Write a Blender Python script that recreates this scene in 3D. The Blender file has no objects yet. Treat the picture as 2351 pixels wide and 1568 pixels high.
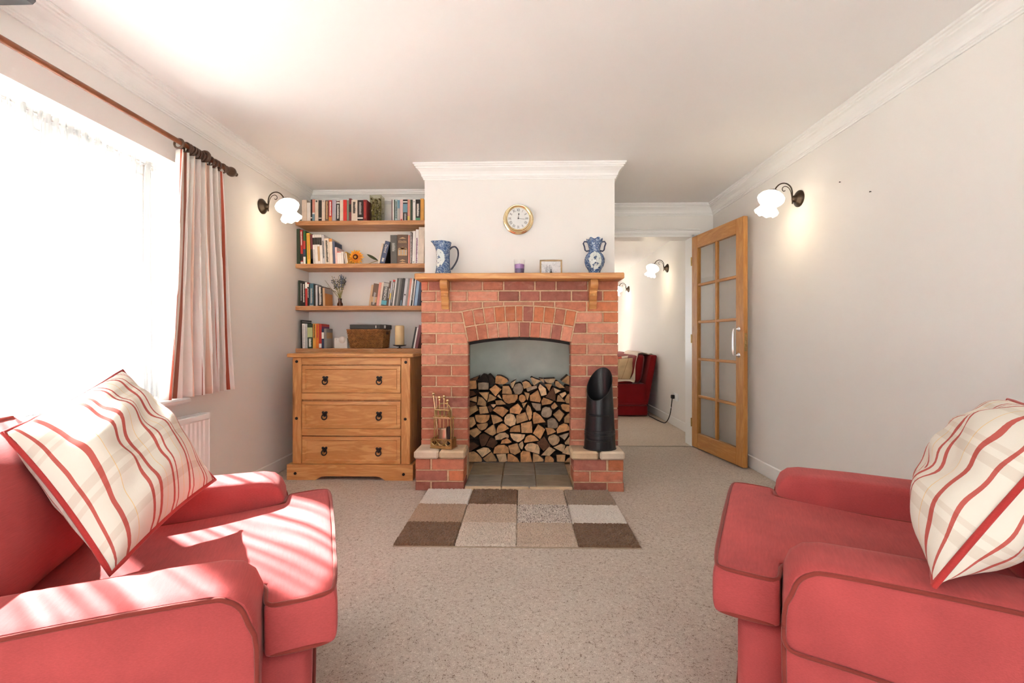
import bpy, bmesh, math, random
from mathutils import Vector, Matrix, noise

random.seed(7)
sc = bpy.context.scene
COL = sc.collection
R = math.radians

# ------------------------------------------------------------------ camera
F_PX, W_PX, H_PX = 1045.0, 2351.0, 1568.0
HORIZON = 780.3
YAW = math.atan(23.5 / F_PX)
CT, ST = math.cos(YAW), math.sin(YAW)
cam_data = bpy.data.cameras.new('camera')
cam_data.sensor_width = 36.0
cam_data.lens = 36.0 * F_PX / W_PX
cam_data.shift_y = -(H_PX / 2 - HORIZON) / W_PX
cam_data.clip_start = 0.05
cam = bpy.data.objects.new('camera', cam_data)
cam.location = (0, 0, 1.0)
cam.rotation_euler = (R(90), 0, YAW)
COL.objects.link(cam)
sc.camera = cam

# ------------------------------------------------------------------ world, sun, exposure
wd = bpy.data.worlds.new('sky'); sc.world = wd; wd.use_nodes = True
bgn = wd.node_tree.nodes['Background']
bgn.inputs[0].default_value = (0.85, 0.935, 1.0, 1)
bgn.inputs[1].default_value = 1.8
sun_d = bpy.data.lights.new('sun', 'SUN'); sun_d.energy = 30.0; sun_d.angle = R(0.6); sun_d.color = (1.0, 0.985, 0.955)
sun = bpy.data.objects.new('sun', sun_d)
sun.rotation_euler = Vector((1.0, -0.65, -0.84)).to_track_quat('-Z', 'Y').to_euler()
sun.location = (-6, 4, 6); COL.objects.link(sun)
def portal(name, loc, rot, sx, sy):
    d = bpy.data.lights.new(name, 'AREA'); d.shape = 'RECTANGLE'; d.size = sx; d.size_y = sy
    d.cycles.is_portal = True
    o = bpy.data.objects.new(name, d); o.location = loc; o.rotation_euler = rot; COL.objects.link(o)
portal('window_portal', (-2.13, 1.375, 1.33), (0, R(-90), 0), 1.25, 2.0)
portal('garden_portal', (0, -2.33, 1.13), (R(90), 0, 0), 3.44, 2.14)
portal('dining_portal', (-0.4, 8.72, 1.3), (R(-90), 0, 0), 1.6, 1.5)
vs = sc.view_settings
vs.view_transform = 'Standard'; vs.look = 'None'; vs.gamma = 1.0; vs.use_curve_mapping = False
vs.exposure = 0.95
sc.cycles.max_bounces = 7; sc.cycles.diffuse_bounces = 5; sc.cycles.glossy_bounces = 3
sc.cycles.transmission_bounces = 5; sc.cycles.transparent_max_bounces = 8
sc.cycles.use_adaptive_sampling = True; sc.cycles.adaptive_threshold = 0.2; sc.cycles.adaptive_min_samples = 12
sc.cycles.caustics_reflective = False; sc.cycles.caustics_refractive = False
sc.cycles.sample_clamp_indirect = 6.0
sc.cycles.use_denoising = True

# ------------------------------------------------------------------ measuring helpers (rays of the photograph met with real planes)
def P(px, py, Y):
    t = (px - W_PX / 2) / F_PX
    X = Y * (t * CT - ST) / (CT + t * ST)
    d = Y * CT - X * ST
    return X, 1 + (HORIZON - py) * d / F_PX
def PX(px, Y): return P(px, 0, Y)[0]
def PZ(px, py, Y): return P(px, py, Y)[1]

# ------------------------------------------------------------------ node materials
MATS = {}
def new_mat(name):
    m = bpy.data.materials.new(name); m.use_nodes = True
    nt = m.node_tree; b = nt.nodes['Principled BSDF']
    return m, nt, b
def N(nt, t, **kw):
    n = nt.nodes.new(t)
    for k, v in kw.items(): setattr(n, k, v)
    return n
def link(nt, a, b): nt.links.new(a, b)
def ramp(nt, stops, interp='LINEAR'):
    r = N(nt, 'ShaderNodeValToRGB'); cr = r.color_ramp; cr.interpolation = interp
    while len(cr.elements) < len(stops): cr.elements.new(0.5)
    for e, (p, c) in zip(cr.elements, stops):
        e.position = p; e.color = (c[0], c[1], c[2], 1)
    return r
def texco(nt, scale=(1, 1, 1), kind='Object', rot=(0, 0, 0)):
    tc = N(nt, 'ShaderNodeTexCoord'); mp = N(nt, 'ShaderNodeMapping')
    mp.inputs['Scale'].default_value = scale; mp.inputs['Rotation'].default_value = rot
    link(nt, tc.outputs[kind], mp.inputs['Vector'])
    return mp.outputs['Vector']
def noise_tex(nt, vec, scale, detail=3, rough=0.55, dist=0.0):
    n = N(nt, 'ShaderNodeTexNoise'); n.inputs['Scale'].default_value = scale
    n.inputs['Detail'].default_value = detail; n.inputs['Roughness'].default_value = rough
    n.inputs['Distortion'].default_value = dist
    if vec is not None: link(nt, vec, n.inputs['Vector'])
    return n
def add_bump(nt, b, height, strength=0.3, dist=0.01):
    bp = N(nt, 'ShaderNodeBump'); bp.inputs['Strength'].default_value = strength; bp.inputs['Distance'].default_value = dist
    link(nt, height, bp.inputs['Height']); link(nt, bp.outputs['Normal'], b.inputs['Normal'])
def plain(name, col, rough=0.5, metal=0.0, spec=0.5, var=0.0, vscale=8.0, bump=0.0, bscale=60.0, bdist=0.004):
    if name in MATS: return MATS[name]
    m, nt, b = new_mat(name)
    b.inputs['Base Color'].default_value = (*col, 1); b.inputs['Roughness'].default_value = rough
    b.inputs['Metallic'].default_value = metal; b.inputs['Specular IOR Level'].default_value = spec
    if var > 0 or bump > 0: v = texco(nt)
    if var > 0:
        n = noise_tex(nt, v, vscale, 4)
        r = ramp(nt, [(0.3, [c * (1 - var) for c in col]), (0.7, [min(1, c * (1 + var)) for c in col])])
        link(nt, n.outputs['Fac'], r.inputs['Fac']); link(nt, r.outputs['Color'], b.inputs['Base Color'])
    if bump > 0:
        n2 = noise_tex(nt, v, bscale, 4); add_bump(nt, b, n2.outputs['Fac'], bump, bdist)
    MATS[name] = m
    return m
def wood(name, c1, c2, axis='X', scale=1.0, rough=0.4, knots=True):
    if name in MATS: return MATS[name]
    m, nt, b = new_mat(name)
    s = {'X': (1.2, 9, 9), 'Y': (9, 1.2, 9), 'Z': (9, 9, 1.2)}[axis]
    v = texco(nt, tuple(k * scale for k in s))
    oi = N(nt, 'ShaderNodeObjectInfo')
    ad = N(nt, 'ShaderNodeVectorMath', operation='ADD'); link(nt, v, ad.inputs[0])
    cm = N(nt, 'ShaderNodeVectorMath', operation='SCALE'); cm.inputs[0].default_value = (13, 7, 5); link(nt, oi.outputs['Random'], cm.inputs['Scale'])
    link(nt, cm.outputs[0], ad.inputs[1])
    n = noise_tex(nt, ad.outputs[0], 1.6, 5, 0.6, 1.2)
    wv = N(nt, 'ShaderNodeMath', operation='MULTIPLY'); wv.inputs[1].default_value = 22.0; link(nt, n.outputs['Fac'], wv.inputs[0])
    sn = N(nt, 'ShaderNodeMath', operation='SINE'); link(nt, wv.outputs[0], sn.inputs[0])
    mr = N(nt, 'ShaderNodeMapRange'); mr.inputs['From Min'].default_value = -1; mr.inputs['From Max'].default_value = 1; link(nt, sn.outputs[0], mr.inputs['Value'])
    fine = noise_tex(nt, ad.outputs[0], 14, 3)
    mx = N(nt, 'ShaderNodeMath', operation='MULTIPLY_ADD'); mx.inputs[1].default_value = 0.55; link(nt, mr.outputs[0], mx.inputs[0])
    m2 = N(nt, 'ShaderNodeMath', operation='MULTIPLY'); m2.inputs[1].default_value = 0.45; link(nt, fine.outputs['Fac'], m2.inputs[0]); link(nt, m2.outputs[0], mx.inputs[2])
    r = ramp(nt, [(0.15, c2), (0.8, c1)]); link(nt, mx.outputs[0], r.inputs['Fac'])
    out = r.outputs['Color']
    if knots:
        vo = N(nt, 'ShaderNodeTexVoronoi'); vo.inputs['Scale'].default_value = 0.55; link(nt, ad.outputs[0], vo.inputs['Vector'])
        kr = ramp(nt, [(0.03, [c * 0.35 for c in c2]), (0.10, (1, 1, 1))]); link(nt, vo.outputs['Distance'], kr.inputs['Fac'])
        mm = N(nt, 'ShaderNodeMix', data_type='RGBA', blend_type='MULTIPLY'); mm.inputs[0].default_value = 0.75
        link(nt, out, mm.inputs[6]); link(nt, kr.outputs['Color'], mm.inputs[7]); out = mm.outputs[2]
    link(nt, out, b.inputs['Base Color']); b.inputs['Roughness'].default_value = rough
    add_bump(nt, b, mx.outputs[0], 0.08, 0.002)
    MATS[name] = m
    return m
def fabric(name, col, var=0.12, rough=0.85, scale=420.0, sheen=0.3):
    if name in MATS: return MATS[name]
    m, nt, b = new_mat(name)
    v = texco(nt)
    n = noise_tex(nt, v, 7, 2); n2 = noise_tex(nt, texco(nt, (25, 3, 80)), 8.0, 2)
    mx = N(nt, 'ShaderNodeMath', operation='MULTIPLY_ADD'); mx.inputs[1].default_value = 0.6
    link(nt, n.outputs['Fac'], mx.inputs[0])
    h = N(nt, 'ShaderNodeMath', operation='MULTIPLY'); h.inputs[1].default_value = 0.4; link(nt, n2.outputs['Fac'], h.inputs[0]); link(nt, h.outputs[0], mx.inputs[2])
    r = ramp(nt, [(0.3, [c * (1 - var) for c in col]), (0.7, [min(1, c * (1 + var)) for c in col])])
    link(nt, mx.outputs[0], r.inputs['Fac']); link(nt, r.outputs['Color'], b.inputs['Base Color'])
    b.inputs['Roughness'].default_value = rough; b.inputs['Sheen Weight'].default_value = sheen; b.inputs['Sheen Roughness'].default_value = 0.4
    b.inputs['Sheen Tint'].default_value = (1, 0.85, 0.82, 1); b.inputs['Specular IOR Level'].default_value = 0.2
    fb = noise_tex(nt, v, scale, 0); add_bump(nt, b, fb.outputs['Fac'], 0.12, 0.002)
    MATS[name] = m
    return m
def stripes(name, base, bands, cross=(), trans=0.0):
    """striped cloth: bands of (from, to, colour) across the UV's first axis, faint cross bands across the second"""
    m, nt, b = new_mat(name)
    tc = N(nt, 'ShaderNodeTexCoord'); sp = N(nt, 'ShaderNodeSeparateXYZ'); link(nt, tc.outputs['UV'], sp.inputs[0])
    stops = [(0.0, base)]
    for a, z, c in bands: stops += [(a, c), (z, base)]
    r = ramp(nt, stops, 'CONSTANT'); fr = N(nt, 'ShaderNodeMath', operation='FRACT'); link(nt, sp.outputs['X'], fr.inputs[0])
    link(nt, fr.outputs[0], r.inputs['Fac'])
    out = r.outputs['Color']
    if cross:
        st = [(0.0, (1, 1, 1))]
        for a, z, c in cross: st += [(a, c), (z, (1, 1, 1))]
        r2 = ramp(nt, st, 'CONSTANT'); f2 = N(nt, 'ShaderNodeMath', operation='FRACT'); link(nt, sp.outputs['Y'], f2.inputs[0]); link(nt, f2.outputs[0], r2.inputs['Fac'])
        mm = N(nt, 'ShaderNodeMix', data_type='RGBA', blend_type='MULTIPLY'); mm.inputs[0].default_value = 1
        link(nt, out, mm.inputs[6]); link(nt, r2.outputs['Color'], mm.inputs[7]); out = mm.outputs[2]
    link(nt, out, b.inputs['Base Color']); b.inputs['Roughness'].default_value = 0.9; b.inputs['Specular IOR Level'].default_value = 0.15
    w = noise_tex(nt, texco(nt), 300, 2); add_bump(nt, b, w.outputs['Fac'], 0.1, 0.002)
    if trans:
        t = N(nt, 'ShaderNodeBsdfTranslucent'); link(nt, out, t.inputs['Color'])
        ms = N(nt, 'ShaderNodeMixShader'); ms.inputs[0].default_value = trans
        link(nt, b.outputs[0], ms.inputs[1]); link(nt, t.outputs[0], ms.inputs[2])
        link(nt, ms.outputs[0], nt.nodes['Material Output'].inputs['Surface'])
    MATS[name] = m
    return m

def mk_wall(name, col):
    m = plain(name, col, rough=0.8, spec=0.2, var=0.015, vscale=1.5)
    for n in m.node_tree.nodes:
        if n.type == 'TEX_NOISE': n.inputs['Detail'].default_value = 1.0
    return m
M_WALL = mk_wall('cream_emulsion', (0.81, 0.785, 0.755))
M_CEIL = mk_wall('white_ceiling_paint', (0.87, 0.865, 0.855))
M_TRIM = plain('white_gloss', (0.85, 0.845, 0.83), rough=0.35)
M_PVC = plain('white_plastic_frame', (0.86, 0.87, 0.87), rough=0.3)
def mk_carpet(name, base, dark, light, scale=1.0):
    m, nt, b = new_mat(name)
    v = texco(nt)
    n = noise_tex(nt, v, 240 * scale, 2, 0.7); n2 = noise_tex(nt, v, 95 * scale, 1); n3 = noise_tex(nt, v, 2.2, 1)
    r = ramp(nt, [(0.35, dark), (0.45, base), (0.55, base), (0.65, light)])
    a = N(nt, 'ShaderNodeMath', operation='MULTIPLY_ADD'); a.inputs[1].default_value = 0.62; link(nt, n.outputs['Fac'], a.inputs[0])
    h = N(nt, 'ShaderNodeMath', operation='MULTIPLY'); h.inputs[1].default_value = 0.38; link(nt, n2.outputs['Fac'], h.inputs[0]); link(nt, h.outputs[0], a.inputs[2])
    link(nt, a.outputs[0], r.inputs['Fac'])
    r3 = ramp(nt, [(0.3, (0.94, 0.94, 0.94)), (0.7, (1, 1, 1))]); link(nt, n3.outputs['Fac'], r3.inputs['Fac'])
    mm = N(nt, 'ShaderNodeMix', data_type='RGBA', blend_type='MULTIPLY'); mm.inputs[0].default_value = 1
    link(nt, r.outputs['Color'], mm.inputs[6]); link(nt, r3.outputs['Color'], mm.inputs[7])
    link(nt, mm.outputs[2], b.inputs['Base Color']); b.inputs['Roughness'].default_value = 0.95; b.inputs['Specular IOR Level'].default_value = 0.1
    add_bump(nt, b, a.outputs[0], 0.5, 0.008)
    MATS[name] = m
    return m
M_CARPET = mk_carpet('beige_fleck_carpet', (0.54, 0.465, 0.40), (0.18, 0.125, 0.09), (0.74, 0.67, 0.60))
M_CARPET2 = mk_carpet('pale_beige_carpet', (0.60, 0.50, 0.41), (0.33, 0.25, 0.19), (0.75, 0.66, 0.57))
M_PINE = wood('waxed_pine', (0.70, 0.37, 0.135), (0.55, 0.24, 0.07), 'X', 1.0)
M_PINEZ = wood('waxed_pine_upright', (0.69, 0.36, 0.13), (0.54, 0.235, 0.068), 'Z', 1.0)
M_SHELF = wood('shelf_pine', (0.66, 0.37, 0.19), (0.50, 0.24, 0.10), 'X', 1.0, 0.5, False)
M_MANTEL = wood('mantel_pine', (0.68, 0.35, 0.12), (0.55, 0.23, 0.07), 'X', 1.0, 0.35)
M_OAKX = wood('door_oak', (0.60, 0.295, 0.085), (0.50, 0.21, 0.05), 'X', 1.4, 0.35, False)
M_OAKZ = wood('door_oak_upright', (0.60, 0.295, 0.085), (0.50, 0.21, 0.05), 'Z', 1.4, 0.35, False)
M_IRON = plain('black_iron', (0.018, 0.014, 0.012), rough=0.4, metal=0.3)
M_BRONZE = plain('dark_bronze', (0.05, 0.032, 0.02), rough=0.35, metal=0.6)
M_BRASS = plain('polished_brass', (0.90, 0.74, 0.44), rough=0.16, metal=1.0)
M_OLDBRASS = plain('aged_brass', (0.50, 0.34, 0.14), rough=0.28, metal=1.0, var=0.25, vscale=30)
M_CHROME = plain('chrome', (0.85, 0.85, 0.86), rough=0.08, metal=1.0)
M_POLEWOOD = plain('mahogany_pole', (0.23, 0.075, 0.03), rough=0.3, var=0.2, vscale=12)
M_RINGWOOD = plain('walnut_rings', (0.085, 0.045, 0.025), rough=0.4)
M_RED = fabric('red_upholstery', (0.43, 0.070, 0.069), var=0.20, sheen=0.10)
M_PIPE = fabric('rust_piping', (0.23, 0.036, 0.027), var=0.1)
M_DEEPRED = fabric('crimson_upholstery', (0.20, 0.006, 0.008), var=0.12)
def mk_glass(name, col=(1, 1, 1), rough=0.0, thin=True, fac=0.9):
    m, nt, b = new_mat(name)
    nt.nodes.remove(b)
    t = N(nt, 'ShaderNodeBsdfTransparent'); t.inputs[0].default_value = (*col, 1)
    g = N(nt, 'ShaderNodeBsdfGlossy'); g.inputs['Roughness'].default_value = rough
    lw = N(nt, 'ShaderNodeLayerWeight'); lw.inputs[0].default_value = .5
    pw = N(nt, 'ShaderNodeMath', operation='POWER'); pw.inputs[1].default_value = 5; link(nt, lw.outputs['Facing'], pw.inputs[0])
    fr = N(nt, 'ShaderNodeMath', operation='MULTIPLY_ADD'); fr.inputs[1].default_value = .9; fr.inputs[2].default_value = .035; link(nt, pw.outputs[0], fr.inputs[0])
    ms = N(nt, 'ShaderNodeMixShader'); link(nt, fr.outputs[0], ms.inputs[0]); link(nt, t.outputs[0], ms.inputs[1]); link(nt, g.outputs[0], ms.inputs[2])
    link(nt, ms.outputs[0], nt.nodes['Material Output'].inputs['Surface'])
    MATS[name] = m
    return m
M_GLASS = mk_glass('clear_glass')
M_DOORGLASS = mk_glass('door_glass', (0.975, 0.975, 0.965))

# ------------------------------------------------------------------ mesh builder
ORIGIN = {}
class MB:
    def __init__(s): s.v = []; s.f = []; s.m = []; s.uv = None
    def add(s, vs_, fs, mi=0):
        o = len(s.v); s.v += [tuple(p) for p in vs_]
        for f in fs: s.f.append(tuple(i + o for i in f)); s.m.append(mi)
        return s
    def box(s, x0, x1, y0, y1, z0, z1, c=0.0, mi=0):
        x0, x1 = min(x0, x1), max(x0, x1); y0, y1 = min(y0, y1), max(y0, y1); z0, z1 = min(z0, z1), max(z0, z1)
        if c <= 0:
            vv = [(x, y, z) for x in (x0, x1) for y in (y0, y1) for z in (z0, z1)]
            return s.add(vv, [(0, 1, 3, 2), (4, 6, 7, 5), (0, 4, 5, 1), (2, 3, 7, 6), (0, 2, 6, 4), (1, 5, 7, 3)], mi)
        c = min(c, (x1 - x0) * .45, (y1 - y0) * .45, (z1 - z0) * .45)
        xs, ys, zs = (x0, x1), (y0, y1), (z0, z1); vv = []; idx = {}
        for i in (0, 1):
            for j in (0, 1):
                for k in (0, 1):
                    dx, dy, dz = (c, -c)[i], (c, -c)[j], (c, -c)[k]
                    for a, q in enumerate(((xs[i], ys[j] + dy, zs[k] + dz), (xs[i] + dx, ys[j], zs[k] + dz), (xs[i] + dx, ys[j] + dy, zs[k]))):
                        idx[i, j, k, a] = len(vv); vv.append(q)
        fs = []
        for i in (0, 1):
            fs.append([idx[i, 0, 0, 0], idx[i, 1, 0, 0], idx[i, 1, 1, 0], idx[i, 0, 1, 0]])
            fs.append([idx[0, i, 0, 1], idx[1, i, 0, 1], idx[1, i, 1, 1], idx[0, i, 1, 1]])
            fs.append([idx[0, 0, i, 2], idx[1, 0, i, 2], idx[1, 1, i, 2], idx[0, 1, i, 2]])
            for j in (0, 1):
                fs.append([idx[i, j, 0, 0], idx[i, j, 1, 0], idx[i, j, 1, 1], idx[i, j, 0, 1]])
                fs.append([idx[i, 0, j, 0], idx[i, 1, j, 0], idx[i, 1, j, 2], idx[i, 0, j, 2]])
                fs.append([idx[0, i, j, 1], idx[1, i, j, 1], idx[1, i, j, 2], idx[0, i, j, 2]])
                for k in (0, 1): fs.append([idx[i, j, k, 0], idx[i, j, k, 1], idx[i, j, k, 2]])
        return s.add(vv, fs, mi)
    def prism(s, pts, fn, a, b, inset=0.0, mi=0, back_inset=0.0, side_mi=None):
        """polygon pts (2-D) swept from depth a (front) to b; fn(u, w, d) -> xyz"""
        n = len(pts)
        side_mi = mi if side_mi is None else side_mi
        cx = sum(p[0] for p in pts) / n; cy = sum(p[1] for p in pts) / n
        def ins(k):
            r = []
            for u, w in pts:
                L = math.hypot(u - cx, w - cy) or 1
                r.append((u - (u - cx) / L * k * 1.3, w - (w - cy) / L * k * 1.3))
            return r
        rings = []
        sg = 1 if b > a else -1
        if inset > 0: rings.append([fn(u, w, a) for u, w in ins(inset)]); rings.append([fn(u, w, a + sg * inset) for u, w in pts])
        else: rings.append([fn(u, w, a) for u, w in pts])
        if back_inset > 0: rings.append([fn(u, w, b - sg * back_inset) for u, w in pts]); rings.append([fn(u, w, b) for u, w in ins(back_inset)])
        else: rings.append([fn(u, w, b) for u, w in pts])
        vv = [p for r_ in rings for p in r_]; o = len(s.v); s.v += [tuple(p) for p in vv]
        s.f.append(tuple(o + i for i in range(n))); s.m.append(mi)
        for k in range(len(rings) - 1):
            for i in range(n):
                j = (i + 1) % n
                s.f.append((o + k * n + i, o + k * n + j, o + (k + 1) * n + j, o + (k + 1) * n + i)); s.m.append(side_mi if not (k == 0 and inset > 0) else mi)
        s.f.append(tuple(o + (len(rings) - 1) * n + i for i in reversed(range(n)))); s.m.append(side_mi)
        return s
    def lathe(s, prof, n=24, M=None, mod=None, mi=0, caps=True):
        """prof: (r, z) pairs about local z; M matrix; mod(phi, i, r, z) -> (r, z)"""
        M = M or Matrix.Identity(4); o = len(s.v); rows = []
        for i, (r, z) in enumerate(prof):
            row = []
            for k in range(n):
                ph = 2 * math.pi * k / n; rr, zz = (r, z) if mod is None else mod(ph, i, r, z)
                row.append(len(s.v)); s.v.append(tuple(M @ Vector((rr * math.cos(ph), rr * math.sin(ph), zz))))
            rows.append(row)
        for a, b in zip(rows, rows[1:]):
            for k in range(n): s.f.append((a[k], a[(k + 1) % n], b[(k + 1) % n], b[k])); s.m.append(mi)
        if caps:
            if prof[0][0] > 1e-6: s.f.append(tuple(reversed(rows[0]))); s.m.append(mi)
            if prof[-1][0] > 1e-6: s.f.append(tuple(rows[-1])); s.m.append(mi)
        return s
    def tube(s, pts, r, n=8, closed=False, mi=0):
        pts = [Vector(p) for p in pts]; m = len(pts)
        rad = r if isinstance(r, (list, tuple)) else [r] * m
        tang = []
        for i in range(m):
            a = pts[(i - 1) % m] if closed or i > 0 else pts[i]; b = pts[(i + 1) % m] if closed or i < m - 1 else pts[i]
            tang.append((b - a).normalized() if (b - a).length > 1e-9 else Vector((0, 0, 1)))
        up = Vector((0, 0, 1)) if abs(tang[0].z) < 0.9 else Vector((1, 0, 0))
        nx = tang[0].cross(up).normalized(); rows = []
        for i in range(m):
            nx = (nx - tang[i] * nx.dot(tang[i]))
            nx = nx.normalized() if nx.length > 1e-6 else tang[i].orthogonal().normalized()
            ny = tang[i].cross(nx); row = []
            for k in range(n):
                a = 2 * math.pi * k / n; row.append(len(s.v)); s.v.append(tuple(pts[i] + (nx * math.cos(a) + ny * math.sin(a)) * rad[i]))
            rows.append(row)
        pr = list(zip(rows, rows[1:])) + ([(rows[-1], rows[0])] if closed else [])
        for a, b in pr:
            for k in range(n): s.f.append((a[k], a[(k + 1) % n], b[(k + 1) % n], b[k])); s.m.append(mi)
        if not closed: s.f.append(tuple(reversed(rows[0]))); s.f.append(tuple(rows[-1])); s.m += [mi, mi]
        return s
    def ball(s, c, r, nu=12, nv=8, sc_=(1, 1, 1), mi=0, M=None):
        M = M or Matrix.Identity(4)
        prof = [(math.sin(math.pi * i / nv), -math.cos(math.pi * i / nv)) for i in range(nv + 1)]
        prof[0] = (0.02, -1); prof[-1] = (0.02, 1)
        T = Matrix.Translation(c) @ M @ Matrix.Diagonal((sc_[0] * r, sc_[1] * r, sc_[2] * r, 1))
        return s.lathe(prof, nu, T, mi=mi)
    def grid(s, fn, nu, nv, mi=0, uvf=None, wrap=False):
        o = len(s.v)
        for i in range(nu + 1):
            for j in range(nv + 1): s.v.append(tuple(fn(i / nu, j / nv)))
        for i in range(nu):
            for j in range(nv):
                a = o + i * (nv + 1) + j; s.f.append((a, a + nv + 1, a + nv + 2, a + 1)); s.m.append(mi)
        if uvf is not None:
            if s.uv is None: s.uv = {}
            for i in range(nu + 1):
                for j in range(nv + 1): s.uv[o + i * (nv + 1) + j] = uvf(i / nu, j / nv)
        return s
    def xform(s, M):
        s.v = [tuple(M @ Vector(p)) for p in s.v]; return s
    def build(s, name, mats, parent=None, local=False, smooth=None, fixn=True):
        me = bpy.data.meshes.new(name)
        mats = mats if isinstance(mats, (list, tuple)) else [mats]
        off = Vector((0, 0, 0))
        if parent is None and not local:
            xs = [p[0] for p in s.v]; ys = [p[1] for p in s.v]; zs = [p[2] for p in s.v]
            off = Vector(((min(xs) + max(xs)) / 2, (min(ys) + max(ys)) / 2, min(zs)))
        me.from_pydata([(p[0] - off.x, p[1] - off.y, p[2] - off.z) for p in s.v], [], s.f)
        for m in mats: me.materials.append(m)
        me.polygons.foreach_set('material_index', s.m)
        if s.uv:
            ul = me.uv_layers.new(name='UVMap')
            for lp in me.loops: ul.data[lp.index].uv = s.uv.get(lp.vertex_index, (0, 0))
        me.update()
        if fixn:
            bm = bmesh.new(); bm.from_mesh(me); bmesh.ops.recalc_face_normals(bm, faces=bm.faces); bm.to_mesh(me); bm.free()
        if smooth is not None:
            me.shade_smooth(); me.set_sharp_from_angle(angle=R(smooth))
        o = bpy.data.objects.new(name, me); COL.objects.link(o)
        if parent is not None:
            o.parent = parent
            if not local: o.location = -ORIGIN.get(parent.name, Vector((0, 0, 0)))
            ORIGIN[o.name] = Vector((0, 0, 0))
        else:
            o.location = off; ORIGIN[o.name] = off
        return o
def tag(o, label=None, cat=None, group=None, kind=None):
    if label: o['label'] = label
    if cat: o['category'] = cat
    if group: o['group'] = group
    if kind: o['kind'] = kind
    return o
def thing(name, label, cat, loc=(0, 0, 0), rotz=0.0, group=None, kind=None):
    o = bpy.data.objects.new(name, None); o.empty_display_size = 0.05; COL.objects.link(o)
    o.location = loc; o.rotation_euler = (0, 0, rotz); ORIGIN[o.name] = Vector(loc)
    return tag(o, label, cat, group, kind)
def copy_tree(o, parent=None):
    c = o.copy(); COL.objects.link(c); c.parent = parent; ORIGIN[c.name] = ORIGIN.get(o.name, Vector((0, 0, 0))).copy()
    for ch in list(o.children): copy_tree(ch, c)
    return c
def struct(o): o['kind'] = 'structure'; return o
def subsurf(o, lv):
    m = o.modifiers.new('sub', 'SUBSURF'); m.levels = lv; m.render_levels = lv
def bevel(o, w, seg=2):
    m = o.modifiers.new('bev', 'BEVEL'); m.width = w; m.segments = seg; m.limit_method = 'ANGLE'; m.angle_limit = R(40)
def text(body, size, mat, parent, M, name='lettering', align='CENTER', local=True):
    cu = bpy.data.curves.new(name, 'FONT'); cu.body = body; cu.size = size; cu.align_x = align; cu.align_y = 'CENTER'
    cu.extrude = 0.0002
    t = bpy.data.objects.new(name, cu); COL.objects.link(t)
    me = bpy.data.meshes.new_from_object(t.evaluated_get(bpy.context.evaluated_depsgraph_get()))
    bpy.data.objects.remove(t); bpy.data.curves.remove(cu)
    me.name = name; me.transform(M); me.materials.clear(); me.materials.append(mat)
    o = bpy.data.objects.new(name, me); COL.objects.link(o); o.parent = parent
    if not local: o.location = -ORIGIN.get(parent.name, Vector((0, 0, 0)))
    return o

# ================================================================== THE ROOM
XL, XR, YREAR, YDOOR, YALC, CEIL = -1.84, 1.79, -2.2, 4.31, 3.885, 2.27
YPL, YBR, YPIER = 3.305, 3.185, 3.01          # plaster above the mantel, brick face, face of the low piers
CX0, CX1 = PX(975, YPL), PX(1411, YPL)        # chimney breast edges
XFAR = 1.775; FCEIL = 2.19; YFAR = 8.7
WY0, WY1, WZ0, WZ1 = 0.35, 2.385, 0.685, 1.94  # window recess

def sbox(name, mat, *boxes):
    mb = MB()
    for b in boxes: mb.box(*b)
    return struct(mb.build(name, mat))
sbox('floor', M_CARPET, (XL - .3, XR + .2, YREAR - .15, YDOOR, -.1, 0))
sbox('floor_dining', M_CARPET2, (-1.75, XFAR + .15, YDOOR, YFAR + .15, -.1, 0))
sbox('ceiling', M_CEIL, (XL - .3, XR + .2, YREAR - .15, YDOOR + .12, CEIL, CEIL + .12))
sbox('ceiling_dining', M_CEIL, (-1.75, XFAR + .15, YDOOR + .12, YFAR + .15, FCEIL, FCEIL + .2))
TW = -2.12
sbox('wall_left', M_WALL, (TW, XL, YREAR, WY0, 0, CEIL), (TW, XL, WY1, YALC + .12, 0, CEIL), (TW, XL, WY0, WY1, 0, WZ0), (TW, XL, WY0, WY1, WZ1, CEIL))
sbox('wall_alcove', M_WALL, (XL, CX0 + .02, YALC, YALC + .12, 0, CEIL))
sbox('wall_right', M_WALL, (XR, XR + .15, YREAR, YDOOR + .12, 0, CEIL))
sbox('wall_back', M_WALL, (CX1 - .05, .80, YDOOR, YDOOR + .12, 0, CEIL), (.80, 1.605, YDOOR, YDOOR + .12, 1.985, CEIL), (1.605, XR, YDOOR, YDOOR + .12, 0, CEIL))
sbox('wall_rear', M_WALL, (XL, -1.72, YREAR - .12, YREAR, 0, CEIL), (1.72, XR, YREAR - .12, YREAR, 0, CEIL), (-1.72, 1.72, YREAR - .12, YREAR, 2.2, CEIL), (-1.72, 1.72, YREAR - .12, YREAR, 0, .06))
sbox('wall_dining_right', M_WALL, (XFAR, XFAR + .15, YDOOR + .12, YFAR, 0, FCEIL))
sbox('wall_dining_left', M_WALL, (-1.75, -1.6, YDOOR + .12, YFAR, 0, FCEIL))
sbox('wall_dining_end', M_WALL, (-1.6, -1.2, YFAR, YFAR + .12, 0, FCEIL), (.4, XFAR, YFAR, YFAR + .12, 0, FCEIL), (-1.2, .4, YFAR, YFAR + .12, 2.05, FCEIL), (-1.2, .4, YFAR, YFAR + .12, 0, .55))  # unseen end wall; its opening is added to light the far room
sbox('wall_dining_front', M_WALL, (-1.6, CX1 - .05, YDOOR, YDOOR + .12, 0, FCEIL))
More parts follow.
